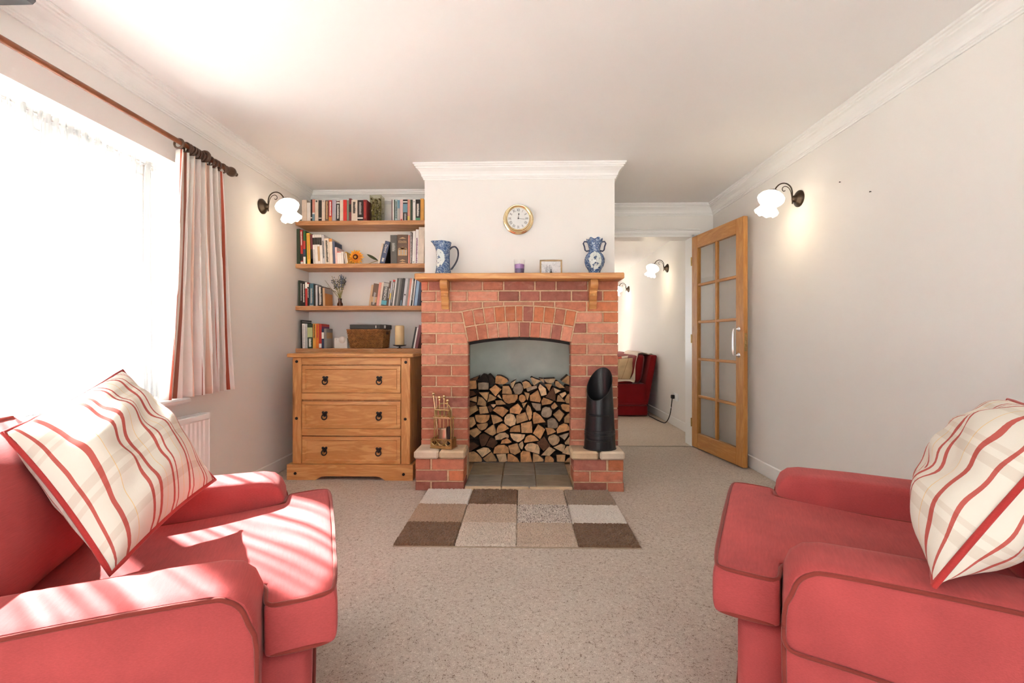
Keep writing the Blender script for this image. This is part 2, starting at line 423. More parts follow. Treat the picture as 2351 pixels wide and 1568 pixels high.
# chimney breast: plaster above, flanks beside the fire opening below
FX0, FX1, FYB, FTOP = -.455, .405, 3.87, 1.05
M_FIREBOX = plain('pale_green_firebox_paint', (0.72, 0.74, 0.65), rough=0.8, var=0.10, vscale=5)
M_LINER = plain('liner_black', (0.035, 0.032, 0.028), rough=0.8, var=0.3, vscale=10)
sbox('wall_chimney', M_WALL, (CX0, CX1, YPL, YDOOR, 1.40, CEIL), (CX0, FX0, YBR + .105, YDOOR, 0, 1.40), (FX1, CX1, YBR + .105, YDOOR, 0, 1.40), (FX0, FX1, FYB + .02, YDOOR, 0, 1.40))
sbox('wall_firebox', M_FIREBOX, (FX0, FX1, FYB, FYB + .02, 0, 1.2), (FX0, FX0 + .012, YBR + .105, FYB, 0, 1.2), (FX1 - .012, FX1, YBR + .105, FYB, 0, 1.2))
sbox('ground', plain('paving', (0.62, 0.60, 0.56), rough=0.9, var=0.1), (-30, 30, -30, 40, -.4, -.25))

# ------------------------------------------------------------------ cornice, mitred at every corner
PROF = [(0, .105), (.008, .105), (.008, .097), (.013, .094), (.013, .088), (.019, .085), (.022, .07), (.03, .054), (.043, .04), (.054, .034), (.054, .026), (.062, .022), (.062, .014), (.071, .011), (.071, 0), (0, 0)]
def cornice(path, ceil, names):
    pts = [Vector((x, y)) for x, y in path]; n = len(pts)
    def off(i, d):
        ns = []
        for a, b in ((i - 1, i), (i, i + 1)):
            if 0 <= a and b < n:
                t = (pts[b] - pts[a]).normalized(); ns.append(Vector((t.y, -t.x)))
        if len(ns) == 1: return pts[i] + ns[0] * d
        k = 1 + ns[0].dot(ns[1])
        return pts[i] + (ns[0] + ns[1]) * (d / k)
    for i in range(n - 1):
        mb = MB(); m = len(PROF); vv = []
        for e in (i, i + 1):
            for d, h in PROF:
                q = off(e, d); vv.append((q.x, q.y, ceil - h - .0005))
        fs = [(k, (k + 1) % m, m + (k + 1) % m, m + k) for k in range(m)] + [tuple(range(m)), tuple(range(2 * m - 1, m - 1, -1))]
        mb.add(vv, fs); struct(mb.build(names + '_%d' % (i + 1), M_TRIM))
cornice([(XL, YREAR), (XL, YALC), (CX0, YALC), (CX0, YPL), (CX1, YPL), (CX1, YDOOR), (XR, YDOOR), (XR, YREAR)], CEIL, 'trim_cornice')
# skirting
for nm, b in (('baseboard_right', (XR - .015, XR, YREAR, YDOOR - .02, 0, .10)), ('baseboard_left', (XL, XL + .015, YREAR, YALC, 0, .10)),
              ('baseboard_dining', (XFAR - .015, XFAR, YDOOR + .16, YFAR, 0, .10)), ('baseboard_alcove', (XL + .015, CX0, YALC - .015, YALC, 0, .10))):
    struct(MB().box(*b, .006).build(nm, M_TRIM))
# door lining and architrave
mb = MB().box(1.588, 1.607, YDOOR - .012, YDOOR + .16, 0, 1.985).box(.795, 1.607, YDOOR - .012, YDOOR + .16, 1.965, 1.985)
struct(mb.build('trim_door_lining', M_TRIM))
mb = MB().box(.76, 1.66, YDOOR - .016, YDOOR, 1.985, 2.03, .004).box(.76, 1.66, YDOOR - .024, YDOOR, 1.995, 2.012, .004).box(.76, 1.66, YDOOR - .03, YDOOR, 2.024, 2.036, .004)
struct(mb.build('trim_architrave', M_TRIM))
struct(MB().box(.82, 1.588, YDOOR - .006, YDOOR + .012, 0, .005, .002).build('trim_threshold', plain('brushed_metal_strip', (.55, .47, .38), rough=.35, metal=.6)))

# ------------------------------------------------------------------ window in the wall by the armchair
w1 = thing('window_1', None, None, (-2.05, (WY0 + WY1) / 2, WZ0), kind='structure')
fm = MB()
FXA, FXB = -2.075, -2.02
fm.box(FXA, FXB, WY0, WY1, WZ0, WZ0 + .06, .006).box(FXA, FXB, WY0, WY1, WZ1 - .06, WZ1, .006)
fm.box(FXA, FXB, WY0, WY0 + .06, WZ0 + .06, WZ1 - .06, .006).box(FXA, FXB, WY1 - .06, WY1, WZ0 + .06, WZ1 - .06, .006)
fm.build('window_frame', M_PVC, w1)
MUL = [.93, 1.86]
for y in MUL: MB().box(FXA, FXB, y - .045, y + .045, WZ0 + .06, WZ1 - .06, .006).build('mullion', M_PVC, w1)
ed = [WY0 + .06] + [q for y in MUL for q in (y - .045, y + .045)] + [WY1 - .06]
for a, b in zip(ed[0::2], ed[1::2]): MB().box(-2.05, -2.046, a, b, WZ0 + .06, WZ1 - .06).build('pane', M_GLASS, w1)
sl = MB(); prof = [(-2.02, .660), (-1.80, .660), (-1.792, .668), (-1.792, .680), (-1.80, .688), (-2.02, .688)]
sl.prism(prof, lambda u, w, d: (u, d, w), WY0 - .04, WY1 + .04); sl.build('window_sill', M_TRIM, w1)
w2 = thing('window_2', None, None, (0, YREAR - .06, .06), kind='structure')
fm = MB().box(-1.72, 1.72, YREAR - .09, YREAR - .03, .06, .12).box(-1.72, 1.72, YREAR - .09, YREAR - .03, 2.14, 2.2).box(-1.72, -1.66, YREAR - .09, YREAR - .03, .12, 2.14).box(1.66, 1.72, YREAR - .09, YREAR - .03, .12, 2.14)
fm.build('window_frame', M_PVC, w2)
MB().box(-.05, .05, YREAR - .09, YREAR - .03, .12, 2.14).build('mullion', M_PVC, w2)
for a, b in ((-1.66, -.05), (.05, 1.66)): MB().box(a, b, YREAR - .063, YREAR - .059, .12, 2.14).build('pane', M_GLASS, w2)

# net curtain in the recess
def mk_net():
    m, nt, b = new_mat('net_voile'); nt.nodes.remove(b)
    v = texco(nt, (1, 1, 0.03))
    n = noise_tex(nt, v, 30, 2, .5); n2 = noise_tex(nt, v, 7, 2)
    a = N(nt, 'ShaderNodeMath', operation='MULTIPLY_ADD'); a.inputs[1].default_value = .65; link(nt, n.outputs['Fac'], a.inputs[0])
    h = N(nt, 'ShaderNodeMath', operation='MULTIPLY'); h.inputs[1].default_value = .35; link(nt, n2.outputs['Fac'], h.inputs[0]); link(nt, h.outputs[0], a.inputs[2])
    r = ramp(nt, [(.43, (.10, .10, .10)), (.57, (.86, .86, .86))]); link(nt, a.outputs[0], r.inputs['Fac'])
    t = N(nt, 'ShaderNodeBsdfTransparent'); tr = N(nt, 'ShaderNodeBsdfTranslucent'); tr.inputs[0].default_value = (.40, .415, .42, 1)
    df = N(nt, 'ShaderNodeBsdfDiffuse'); df.inputs[0].default_value = (.78, .79, .79, 1)
    m1 = N(nt, 'ShaderNodeMixShader'); m1.inputs[0].default_value = .4; link(nt, tr.outputs[0], m1.inputs[1]); link(nt, df.outputs[0], m1.inputs[2])
    m2 = N(nt, 'ShaderNodeMixShader'); link(nt, r.outputs['Color'], m2.inputs[0]); link(nt, t.outputs[0], m2.inputs[1]); link(nt, m1.outputs[0], m2.inputs[2])
    link(nt, m2.outputs[0], nt.nodes['Material Output'].inputs['Surface'])
    return m
M_NET = mk_net()
nc = thing('net_curtain', 'sheer white net curtain hanging inside the window recess', 'net curtain', (-1.945, 1.37, .70))
mb = MB()
def netf(u, v):
    y = WY0 + .015 + u * (WY1 - WY0 - .03); w = .35 + .65 * (1 - v) if v > .93 else 1
    return (-1.945 + .011 * w * math.sin(u * 260 + 2.0 * math.sin(u * 31)) + .006 * math.sin(u * 47 + v * 1.3), y, .70 + v * 1.215)
mb.grid(netf, 420, 14); mb.build('voile', M_NET, nc, smooth=80, fixn=False)
mb = MB(); mb.tube([(-1.945, WY0, 1.905), (-1.945, WY1, 1.905)], .004, 6); mb.build('wire', M_PVC, nc)
mb = MB(); mb.grid(lambda u, v: (-1.938 + .006 * math.sin(u * 400), WY0 + .015 + u * (WY1 - WY0 - .03), 1.885 + v * .04), 420, 2); mb.build('heading', M_NET, nc, smooth=80, fixn=False)

# ================================================================== FIREPLACE
fp = thing('fireplace', 'red brick fireplace with arched opening, stone capped piers and slate hearth', 'fireplace', (0, 3.1, 0))
def brickmat(name, c, eff=0.12):
    m, nt, b = new_mat(name)
    v = texco(nt); oi = N(nt, 'ShaderNodeObjectInfo')
    n = noise_tex(nt, v, 22, 5, .65); n2 = noise_tex(nt, texco(nt, (1, 1, 2.2)), 9, 4, .6, .6)
    r = ramp(nt, [(.25, [k * .72 for k in c]), (.5, c), (.78, [min(1, k * 1.22) for k in c])]); link(nt, n.outputs['Fac'], r.inputs['Fac'])
    hs = N(nt, 'ShaderNodeHueSaturation'); link(nt, r.outputs['Color'], hs.inputs['Color'])
    mr = N(nt, 'ShaderNodeMapRange'); mr.inputs['To Min'].default_value = .82; mr.inputs['To Max'].default_value = 1.16; link(nt, oi.outputs['Random'], mr.inputs['Value']); link(nt, mr.outputs[0], hs.inputs['Value'])
    e = ramp(nt, [(.56, (0, 0, 0)), (.72, (eff * 4, eff * 4, eff * 4))]); link(nt, n2.outputs['Fac'], e.inputs['Fac'])
    mm = N(nt, 'ShaderNodeMix', data_type='RGBA'); link(nt, e.outputs['Color'], mm.inputs[0]); link(nt, hs.outputs['Color'], mm.inputs[6]); mm.inputs[7].default_value = (.66, .38, .27, 1)
    link(nt, mm.outputs[2], b.inputs['Base Color']); b.inputs['Roughness'].default_value = .85; b.inputs['Specular IOR Level'].default_value = .25
    nb = noise_tex(nt, v, 90, 5, .7); add_bump(nt, b, nb.outputs['Fac'], .35, .004)
    return m
BR = {'o': brickmat('orange_brick', (.57, .19, .088), .06), 'r': brickmat('red_brick', (.51, .18, .105)), 'p': brickmat('pink_brick', (.57, .24, .155), .17), 'd': brickmat('plum_brick', (.38, .135, .095), .08)}
m, nt, b = new_mat('sand_mortar'); v = texco(nt); n = noise_tex(nt, v, 45, 5, .7)
r = ramp(nt, [(.3, (.52, .33, .19)), (.7, (.74, .54, .35))]); link(nt, n.outputs['Fac'], r.inputs['Fac']); link(nt, r.outputs['Color'], b.inputs['Base Color']); b.inputs['Roughness'].default_value = .95
nb = noise_tex(nt, v, 160, 4); add_bump(nt, b, nb.outputs['Fac'], .5, .004); M_MORTAR = m
M_STONE = plain('sandstone', (.60, .44, .28), rough=.9, var=.16, vscale=9, bump=.4, bscale=70, bdist=.006)
M_STONE2 = plain('pale_sandstone', (.66, .53, .40), rough=.9, var=.12, vscale=8, bump=.4, bscale=60, bdist=.006)
BX0, BX1 = PX(967, YBR), PX(1419, YBR)
JX0, JX1 = PX(1074.5, YBR), PX(1310.5, YBR)
ZJ0, CRS = PZ(1190, 667.5, YBR), .0746
zs_ = PZ(1190, 785.4, YBR); zc_ = PZ(1190, 773.7, YBR)
XC = (JX0 + JX1) / 2; HS = (JX1 - JX0) / 2; RISE = zc_ - zs_
R1 = (HS * HS + RISE * RISE) / (2 * RISE); ZC = zc_ - R1; PHI = math.asin(HS / R1)
R2, R3 = R1 + .1075, R1 + .215
fxz = lambda u, w, d: (u, d, w)
def arcz(x, r): return ZC + math.sqrt(max(0, r * r - (x - XC) ** 2))
# mortar body: two legs and a lintel cut by the arch
core = MB(); MF = YBR + .007
core.box(BX0 + .004, JX0 - .004, MF, YBR + .10, 0, zs_)
core.box(JX1 + .004, BX1 - .004, MF, YBR + .10, 0, zs_)
K = 16
top = [(BX0 + .004, zs_), (JX0 - .004, zs_)] + [(JX0 + (JX1 - JX0) * k / K, arcz(JX0 + (JX1 - JX0) * k / K, R1 + .004)) for k in range(K + 1)] + [(JX1 + .004, zs_), (BX1 - .004, zs_)]
for (a, b2) in zip(top, top[1:]):
    core.add([(a[0], MF, a[1]), (b2[0], MF, b2[1]), (b2[0], MF, 1.408), (a[0], MF, 1.408), (a[0], YBR + .10, a[1]), (b2[0], YBR + .10, b2[1]), (b2[0], YBR + .10, 1.408), (a[0], YBR + .10, 1.408)],
             [(0, 1, 2, 3), (0, 4, 5, 1), (4, 7, 6, 5), (3, 2, 6, 7)])
core.box(PX(953.3, YPIER) + .005, PX(1065, YPIER) - .005, YPIER + .007, YBR + .05, 0, .212)
core.box(PX(1316, YPIER) + .005, PX(1432, YPIER) - .005, YPIER + .007, YBR + .05, 0, .212)
core.build('mortar', M_MORTAR, fp, fixn=False)
def brick(pts, code, yf=YBR, dep=.1, ins=.004):
    j = random.uniform(-.0015, .0015)
    MB().prism(pts, fxz, yf + j, yf + dep, ins).build('brick', BR[code], fp)
def rect(x0, x1, z0, z1): return [(x0, z0), (x1, z0), (x1, z1), (x0, z1)]
c5 = lambda cx: PX(940 + cx / 4.521, YBR)
def xr_left(z): return JX0 if z < zs_ else XC - (z - ZC) * math.tan(PHI) - .006
def xl_right(z): return JX1 if z < zs_ else XC + (z - ZC) * math.tan(PHI) + .006
G = .0050
def row(k, spans, codes, side=None):
    z0 = ZJ0 - CRS * k + G; z1 = min(ZJ0 - CRS * (k - 1) - G, 1.4095)
    for i, (a, b) in enumerate(spans):
        x0, x1 = c5(a), c5(b)
        if a <= 122: x0 = BX0
        if b >= 2160: x1 = BX1
        if k == 2:
            pts = [(x1, z1), (x0, z1)]; low = []
            for q in range(6):
                x = x0 + (x1 - x0) * q / 5; low.append((x, max(z0, arcz(x, R3 + .009) if abs(x - XC) < R3 * math.sin(PHI) + .02 else z0)))
            pts += low
        elif side == 'L' and i == len(spans) - 1: pts = [(x0, z0), (xr_left(z0), z0), (xr_left(z1), z1), (x0, z1)]
        elif side == 'R' and i == 0: pts = [(xl_right(z0), z0), (x1, z0), (x1, z1), (xl_right(z1), z1)]
        else: pts = rect(x0, x1, z0, z1)
        brick(pts, codes[i % len(codes)])
row(0, [(120, 190), (201, 420), (432, 750), (765, 970), (985, 1295), (1310, 1515), (1530, 1845), (1860, 2165)], 'rdprdddr')
row(1, [(120, 268), (281, 592), (606, 915), (930, 1135), (1150, 1350), (1365, 1675), (1690, 2000), (2015, 2165)], 'pppddddo')
row(2, [(120, 422), (436, 750), (766, 970), (985, 1280), (1296, 1500), (1516, 1832), (1850, 2165)], 'pppprro')
LFT = [[(120, 270), (285, 545)], [(120, 428), (442, 565)]]
RGT = [[(1730, 2003), (2016, 2165)], [(1710, 1835), (1851, 2165)]]
lc = ['rp', 'pp', 'rp', 'pp', 'pp', 'rr', 'rr', 'rr', 'dd', 'rr', 'rr', 'rr', 'pr']
rc = ['po', 'dp', 'pr', 'rp', 'pr', 'rd', 'dr', 'pr', 'rr', 'rd', 'pr', 'rr', 'pd']
for q in range(13):
    k = q + 3
    row(k, LFT[q % 2], lc[q], 'L'); row(k, RGT[q % 2], rc[q], 'R')
def voussoirs(ra, rb, weights, codes):
    tot = sum(weights); t = -PHI
    for i, w in enumerate(weights):
        a0 = t; a1 = t + 2 * PHI * w / tot; t = a1; g = .0042 / ra
        a0 += g; a1 -= g
        pts = []
        for q in range(3): a = a0 + (a1 - a0) * q / 2; pts.append((XC + ra * math.sin(a), ZC + ra * math.cos(a)))
        for q in range(3): a = a1 + (a0 - a1) * q / 2; pts.append((XC + rb * math.sin(a), ZC + rb * math.cos(a)))
        brick(pts, codes[i])
voussoirs(R1, R2 - .005, [1] * 10, 'rrpppdrpdp')
voussoirs(R2 + .004, R3, [1] * 5 + [.68] + [1] * 5, 'rrrooodooro')
def pbrick(rng, zz, codes):
    for (a, b), c in zip(rng, codes):
        x0, x1 = PX(940 + a / 4.521, YPIER), PX(940 + b / 4.521, YPIER)
        brick(rect(x0, x1, *zz), c, YPIER, .172)
PZ1, PZ2, PZ3 = (.1385, .2095), (.0645, .1295), (0.0, .0555)
pbrick([(62, 215), (233, 562)], PZ1, 'rr'); pbrick([(62, 388), (410, 562)], PZ2, 'do'); pbrick([(62, 212), (232, 565)], PZ3, 'dd')
pbrick([(1705, 2042), (2066, 2222)], PZ1, 'do'); pbrick([(1700, 1866), (1884, 2218)], PZ2, 'rr'); pbrick([(1708, 2046), (2060, 2226)], PZ3, 'dr')
def stonebox(x0, x1, y0, y1, z0, z1, mat, name, c=.012):
    o = MB().box(x0, x1, y0, y1, z0, z1, c).build(name, mat, fp); return o
YCAP = 2.985; ZC0, ZC1 = .2125, .268
for (a, b), mt in zip([(42, 297), (304, 577)], (M_STONE2, M_STONE)): stonebox(PX(940 + a / 4.521, YCAP), PX(940 + b / 4.521, YCAP), YCAP, YBR + .0, ZC0, ZC1, mt, 'capstone')
for (a, b), mt in zip([(1682, 1966), (1979, 2242)], (M_STONE, M_STONE2)): stonebox(PX(940 + a / 4.521, YCAP), PX(940 + b / 4.521, YCAP), YCAP, YBR + .0, ZC0, ZC1, mt, 'capstone')
# slate hearth
def slate(name, c, c2):
    m, nt, b = new_mat(name); v = texco(nt, (1, 2.5, 1)); n = noise_tex(nt, v, 8, 5, .6, .5)
    r = ramp(nt, [(.3, c), (.55, [(x + y) / 2 for x, y in zip(c, c2)]), (.75, c2)]); link(nt, n.outputs['Fac'], r.inputs['Fac']); link(nt, r.outputs['Color'], b.inputs['Base Color'])
    b.inputs['Roughness'].default_value = .55; nb = noise_tex(nt, v, 30, 4); add_bump(nt, b, nb.outputs['Fac'], .3, .004); return m
SL = [slate('grey_slate', (.21, .19, .155), (.36, .325, .265)), slate('brown_slate', (.23, .185, .13), (.38, .30, .20)), slate('blue_slate', (.19, .178, .15), (.32, .295, .25))]
PI0, PI1 = PX(1066.5, YPIER), PX(1315, YPIER)
xe = [PI0, PX(1151, 3.05), PX(1231.5, 3.05), PI1]
MB().box(FX0 + .012, FX1 - .012, YBR + .0, FYB, 0, .012).box(PI0, PI1, 3.03, YBR, 0, .012).build('hearth_base', M_MORTAR, fp)
for rI, (ya, yb) in enumerate(((3.028, 3.278), (3.286, 3.585), (3.593, 3.86))):
    for cI in range(3):
        x0 = xe[cI] + (.003 if cI else 0); x1 = xe[cI + 1] - (.003 if cI < 2 else 0)
        MB().box(x0, x1, ya, yb, .012, .030, .003).build('slate_tile', SL[[[0, 2, 1], [1, 0, 2], [0, 2, 0]][rI][cI]], fp)
for a, b in ((PI0 + .001, PX(1150, 3.015)), (PX(1152, 3.015), PX(1214, 3.015)), (PX(1216, 3.015), PI1 - .001)):
    MB().box(a, b, 3.008, 3.027, 0, .027, .005).build('edging_stone', M_STONE, fp)
# near-black liner behind the arch
mb = MB(); low = [(FX0 + (FX1 - FX0) * k / 14, (arcz(FX0 + (FX1 - FX0) * k / 14, R1) - .020)) for k in range(15)]
mb.prism(low + [(FX1, 1.2), (FX0, 1.2)], fxz, YBR + .105, YBR + .16); mb.build('flue_liner', M_LINER, fp)
MB().box(FX0, FX1, YBR + .16, FYB, 1.13, 1.16).build('flue_plate', M_LINER, fp)

# mantel shelf on two carved brackets
ms = thing('mantel_shelf', 'honey pine mantel shelf on two scrolled brackets above the brick arch', 'mantel', (0, 3.15, 1.41))
YM = 3.055; MZ0, MZ1 = PZ(1190, 640.3, YM), PZ(1190, 626.2, YM)
MB().box(PX(951, YM), PX(1434, YM), YM, YPL, MZ0, MZ1, .006).build('shelf_board', M_MANTEL, ms)
def bracket(cx):
    prof = [(0, 0), (.098, 0), (.104, -.012), (.104, -.03), (.095, -.048), (.072, -.062), (.054, -.070), (.05, -.084), (.058, -.094), (.06, -.108), (.05, -.122), (.034, -.132), (.03, -.142), (.036, -.152), (.038, -.166), (.03, -.180), (.02, -.196), (0, -.196)]
    b = MB(); b.prism([(YBR - u, MZ0 + w) for u, w in prof], lambda u, w, d: (d, u, w), cx - .026, cx + .026, .004, back_inset=.004)
    o = b.build('bracket', M_MANTEL, ms, smooth=35)
    MB().lathe([(.009, 0), (.009, .004), (.004, .006), (.001, .0065)], 12, Matrix.Translation((cx, YBR - .0605, MZ0 - .10)) @ Matrix.Rotation(R(90), 4, 'X')).build('peg', M_PINEZ, o)
bracket(PX(1020, 3.12)); bracket(PX(1363, 3.12))

# ================================================================== ARMCHAIRS
def tcushion(parent):
    fs = [0, -.018, -.06, -.108, -.128, -.15, -.26, -.40, -.54, -.60, -.62]
    ss = [0, .08, .16, .215, .238, .252, .29, .325, .345]
    ss = [-x for x in reversed(ss[1:])] + ss
    def inside(i, j):
        f = (fs[i] + fs[i + 1]) / 2; s = abs((ss[j] + ss[j + 1]) / 2)
        return f > -.128 or s < .252
    def ztop(f, s):
        crown = .012 * (1 - (s / .345) ** 2) * min(1, -f / .06 + .2)
        sag = -.040 * max(0, min(1, (-f - .05) / .3)) * (1 - .35 * (s / .25) ** 2)
        return .492 + crown + sag
    def zbot(f, s): return .385 - .006 * (1 - (s / .345) ** 2)
    mb = MB(); idx = {}
    def vid(i, j, t):
        if (i, j, t) not in idx:
            f, s = fs[i], ss[j]; idx[i, j, t] = len(mb.v); mb.v.append((f, s, (ztop if t else zbot)(f, s)))
        return idx[i, j, t]
    cells = {(i, j) for i in range(len(fs) - 1) for j in range(len(ss) - 1) if inside(i, j)}
    mids = {}
    def mid(i, j, lv):
        if (i, j, lv) not in mids:
            f, s = fs[i], ss[j]; mids[i, j, lv] = len(mb.v)
            z0, z1 = zbot(f, s), ztop(f, s); bul = .006
            mb.v.append((f + (bul if i == 0 else 0), s + (bul if j == len(ss) - 1 else -bul if j == 0 else 0), z0 + (z1 - z0) * lv))
        return mids[i, j, lv]
    LV = (.16, .5, .84)
    for i, j in cells:
        mb.f.append((vid(i, j, 1), vid(i + 1, j, 1), vid(i + 1, j + 1, 1), vid(i, j + 1, 1))); mb.m.append(0)
        mb.f.append((vid(i, j, 0), vid(i, j + 1, 0), vid(i + 1, j + 1, 0), vid(i + 1, j, 0))); mb.m.append(0)
        for di, dj, a, b in ((-1, 0, (i, j), (i, j + 1)), (1, 0, (i + 1, j + 1), (i + 1, j)), (0, -1, (i + 1, j), (i, j)), (0, 1, (i, j + 1), (i + 1, j + 1))):
            if (i + di, j + dj) not in cells:
                ca = [vid(*a, 0)] + [mid(*a, l) for l in LV] + [vid(*a, 1)]; cb = [vid(*b, 0)] + [mid(*b, l) for l in LV] + [vid(*b, 1)]
                for q in range(4): mb.f.append((ca[q], cb[q], cb[q + 1], ca[q + 1])); mb.m.append(0)
    o = mb.build('seat_cushion', M_RED, parent, local=True, smooth=80); subsurf(o, 2)
    T = [(-.60, .246), (-.30, .246), (-.17, .248), (-.142, .256), (-.131, .275), (-.126, .32), (-.120, .336), (-.105, .344), (-.05, .347), (-.015, .342), (-.002, .325), (.004, .25), (.005, .1)]
    out = T + [(.006, 0)] + [(f, -s) for f, s in reversed(T)]
    for zz, top in ((-.004, True), (.006, False)):
        pts = [(f, s, (ztop(min(f, 0), s) if top else zbot(f, s)) + zz) for f, s in out]
        MB().tube(smooth_path(pts, 3), .0046, 8).build('piping', M_PIPE, o, local=True, smooth=60)
    return o
def smooth_path(pts, k, closed=False):
    pts = [Vector(p) for p in pts]; n = len(pts); out = []
    rng = range(n) if closed else range(n - 1)
    for i in rng:
        p0 = pts[(i - 1) % n] if closed or i > 0 else pts[i]; p1 = pts[i]; p2 = pts[(i + 1) % n]; p3 = pts[(i + 2) % n] if closed or i < n - 2 else p2
        for q in range(k):
            t = q / k
            out.append(.5 * ((2 * p1) + (p2 - p0) * t + (2 * p0 - 5 * p1 + 4 * p2 - p3) * t * t + (3 * p1 - p0 - 3 * p2 + p3) * t ** 3))
    if not closed: out.append(pts[-1])
    return out
def arm(parent, sg):
    si, so = .258, .408
    # side outline in (forward, up), rounded at the front top; loose cover sags a little
    out = [(-.86, .02), (-.142, .02), (-.136, .15), (-.132, .30), (-.131, .46), (-.135, .505), (-.147, .535), (-.168, .553), (-.20, .560), (-.35, .562), (-.50, .560), (-.65, .556), (-.78, .552), (-.86, .550)]
    def ztop(w, s_):     # softly domed top
        return w
    prof = [(si, 0), (si + .006, .018), (si + .02, .028), (si + .045, .032), ((si + so) / 2, .033), (so - .03, .031), (so - .012, .027), (so, .018), (so + .002, 0)]
    mb = MB(); n = len(out); cx, cz = -.5, .28
    cols = []
    for (s_, g) in prof:
        t = 1 - g / .033
        ring = []
        for (f, z) in out:
            k = .020 * t * t
            zz = z - k if z > .45 else z; ff = f - k if f > -.25 else f
            ring.append((ff, sg * s_, zz))
        cols.append(ring)
    o0 = len(mb.v)
    for ring in cols: mb.v += ring
    for a in range(len(cols) - 1):
        for q in range(n):
            q2 = (q + 1) % n
            mb.f.append((a * n + q, a * n + q2, (a + 1) * n + q2, (a + 1) * n + q)); mb.m.append(0)
    mb.f.append(tuple(range(n))); mb.m.append(0); mb.f.append(tuple((len(cols) - 1) * n + q for q in reversed(range(n)))); mb.m.append(0)
    o = mb.build('arm', M_RED, parent, local=True, smooth=55)
    edge = [(f - .001 if f > -.25 else f, sg * (so + .001), z - .010 if z > .45 else z) for f, z in out[1:]]
    edge = [(f - (.009 if z > .45 and f > -.25 else 0), s_, z) for f, s_, z in edge]
    MB().tube(smooth_path(edge, 3), .0046, 8).build('piping', M_PIPE, o, local=True, smooth=60)
    return o
def soft_slab(name, mat, parent, f0, f1, s0, s1, z0, z1, lean, puff, nu=16, nv=14):
    """upholstered cushion, thickness along forward, leaning back by lean"""
    mb = MB()
    def pt(u, v, side):
        a, b = u * 2 - 1, v * 2 - 1
        e = (max(0, 1 - abs(a) ** 5) * max(0, 1 - abs(b) ** 5)) ** .45
        th = (f1 - f0) / 2; mid = (f0 + f1) / 2
        z = z0 + v * (z1 - z0); s = s0 + u * (s1 - s0)
        w = .004 * math.sin(9 * u + 5 * v) * e
        f = mid + side * (th * e + puff * e * (1 - a * a) * (1 - b * b)) + w - lean * v
        return (f, s, z)
    mb.grid(lambda u, v: pt(u, v, 1), nu, nv); mb.grid(lambda u, v: pt(u, v, -1), nu, nv)
    bm_w = mb.build(name, mat, parent, local=True, smooth=80)
    bm = bmesh.new(); bm.from_mesh(bm_w.data); bmesh.ops.remove_doubles(bm, verts=bm.verts, dist=.0008); bmesh.ops.recalc_face_normals(bm, faces=bm.faces); bm.to_mesh(bm_w.data); bm.free()
    return bm_w
def armchair(label, loc, rotz, hem=False):
    t = thing('armchair', label, 'armchair', (loc[0], loc[1], 0), rotz, 'pair of red armchairs')
    o = MB().box(-.84, -.055, -.262, .262, .15, .378, .02).build('base', M_RED, t, local=True, smooth=50)
    o = MB().box(-.20, -.045, -.335, .335, .16, .382, .022).build('front_rail', M_RED, t, local=True, smooth=50)
    o = MB().box(-.20, -.040, -.345, .345, .012, .158, .014).build('skirt', M_RED, t, local=True, smooth=50)
    MB().tube([(-.042, -.34, .16), (-.042, .34, .16)], .005, 8).build('piping', M_PIPE, o, local=True, smooth=60)
    tcushion(t); a1_ = arm(t, 1); arm(t, -1)
    if hem:          # loose cover of the near arm ends in a corded hem
        hp_ = [(-.131, .414, .43), (-.132, .414, .405), (-.138, .414, .391), (-.15, .414, .385), (-.175, .413, .382), (-.237, .413, .380), (-.33, .413, .374), (-.5, .413, .366), (-.86, .413, .36)]
        MB().tube(smooth_path(hp_, 4), .0042, 8).build('hem', M_PIPE, a1_, local=True, smooth=60)
    bk = MB(); bk.prism([(-.72, .02), (-.72, .45), (-.79, .74), (-.815, .775), (-.86, .785), (-.905, .77), (-.92, .73), (-.86, .02)], lambda u, w, d: (u, d, w), -.40, .40, .02, back_inset=.02)
    bk.build('back', M_RED, t, local=True, smooth=50)
    bc = soft_slab('back_cushion', M_RED, t, -.72, -.56, -.252, .252, .455, .80, .12, .03)
    ed = [(-.64 - .12 * (z - .455) / .345, s, z) for s, z in ((-.252, .47), (-.253, .6), (-.253, .77), (-.245, .798), (-.22, .802), (0, .802), (.22, .802), (.245, .798), (.253, .77), (.253, .6), (.252, .47))]
    MB().tube(smooth_path(ed, 4), .005, 8).build('piping', M_PIPE, bc, local=True, smooth=60)
    return t
armchair('red armchair beside the window, sunlit, with a check cushion propped on its seat', (-.521, 1.230), R(24.1))
armchair('red armchair by the plain wall opposite the window, its check cushion on end', (.595, 1.344), R(152.4), True)

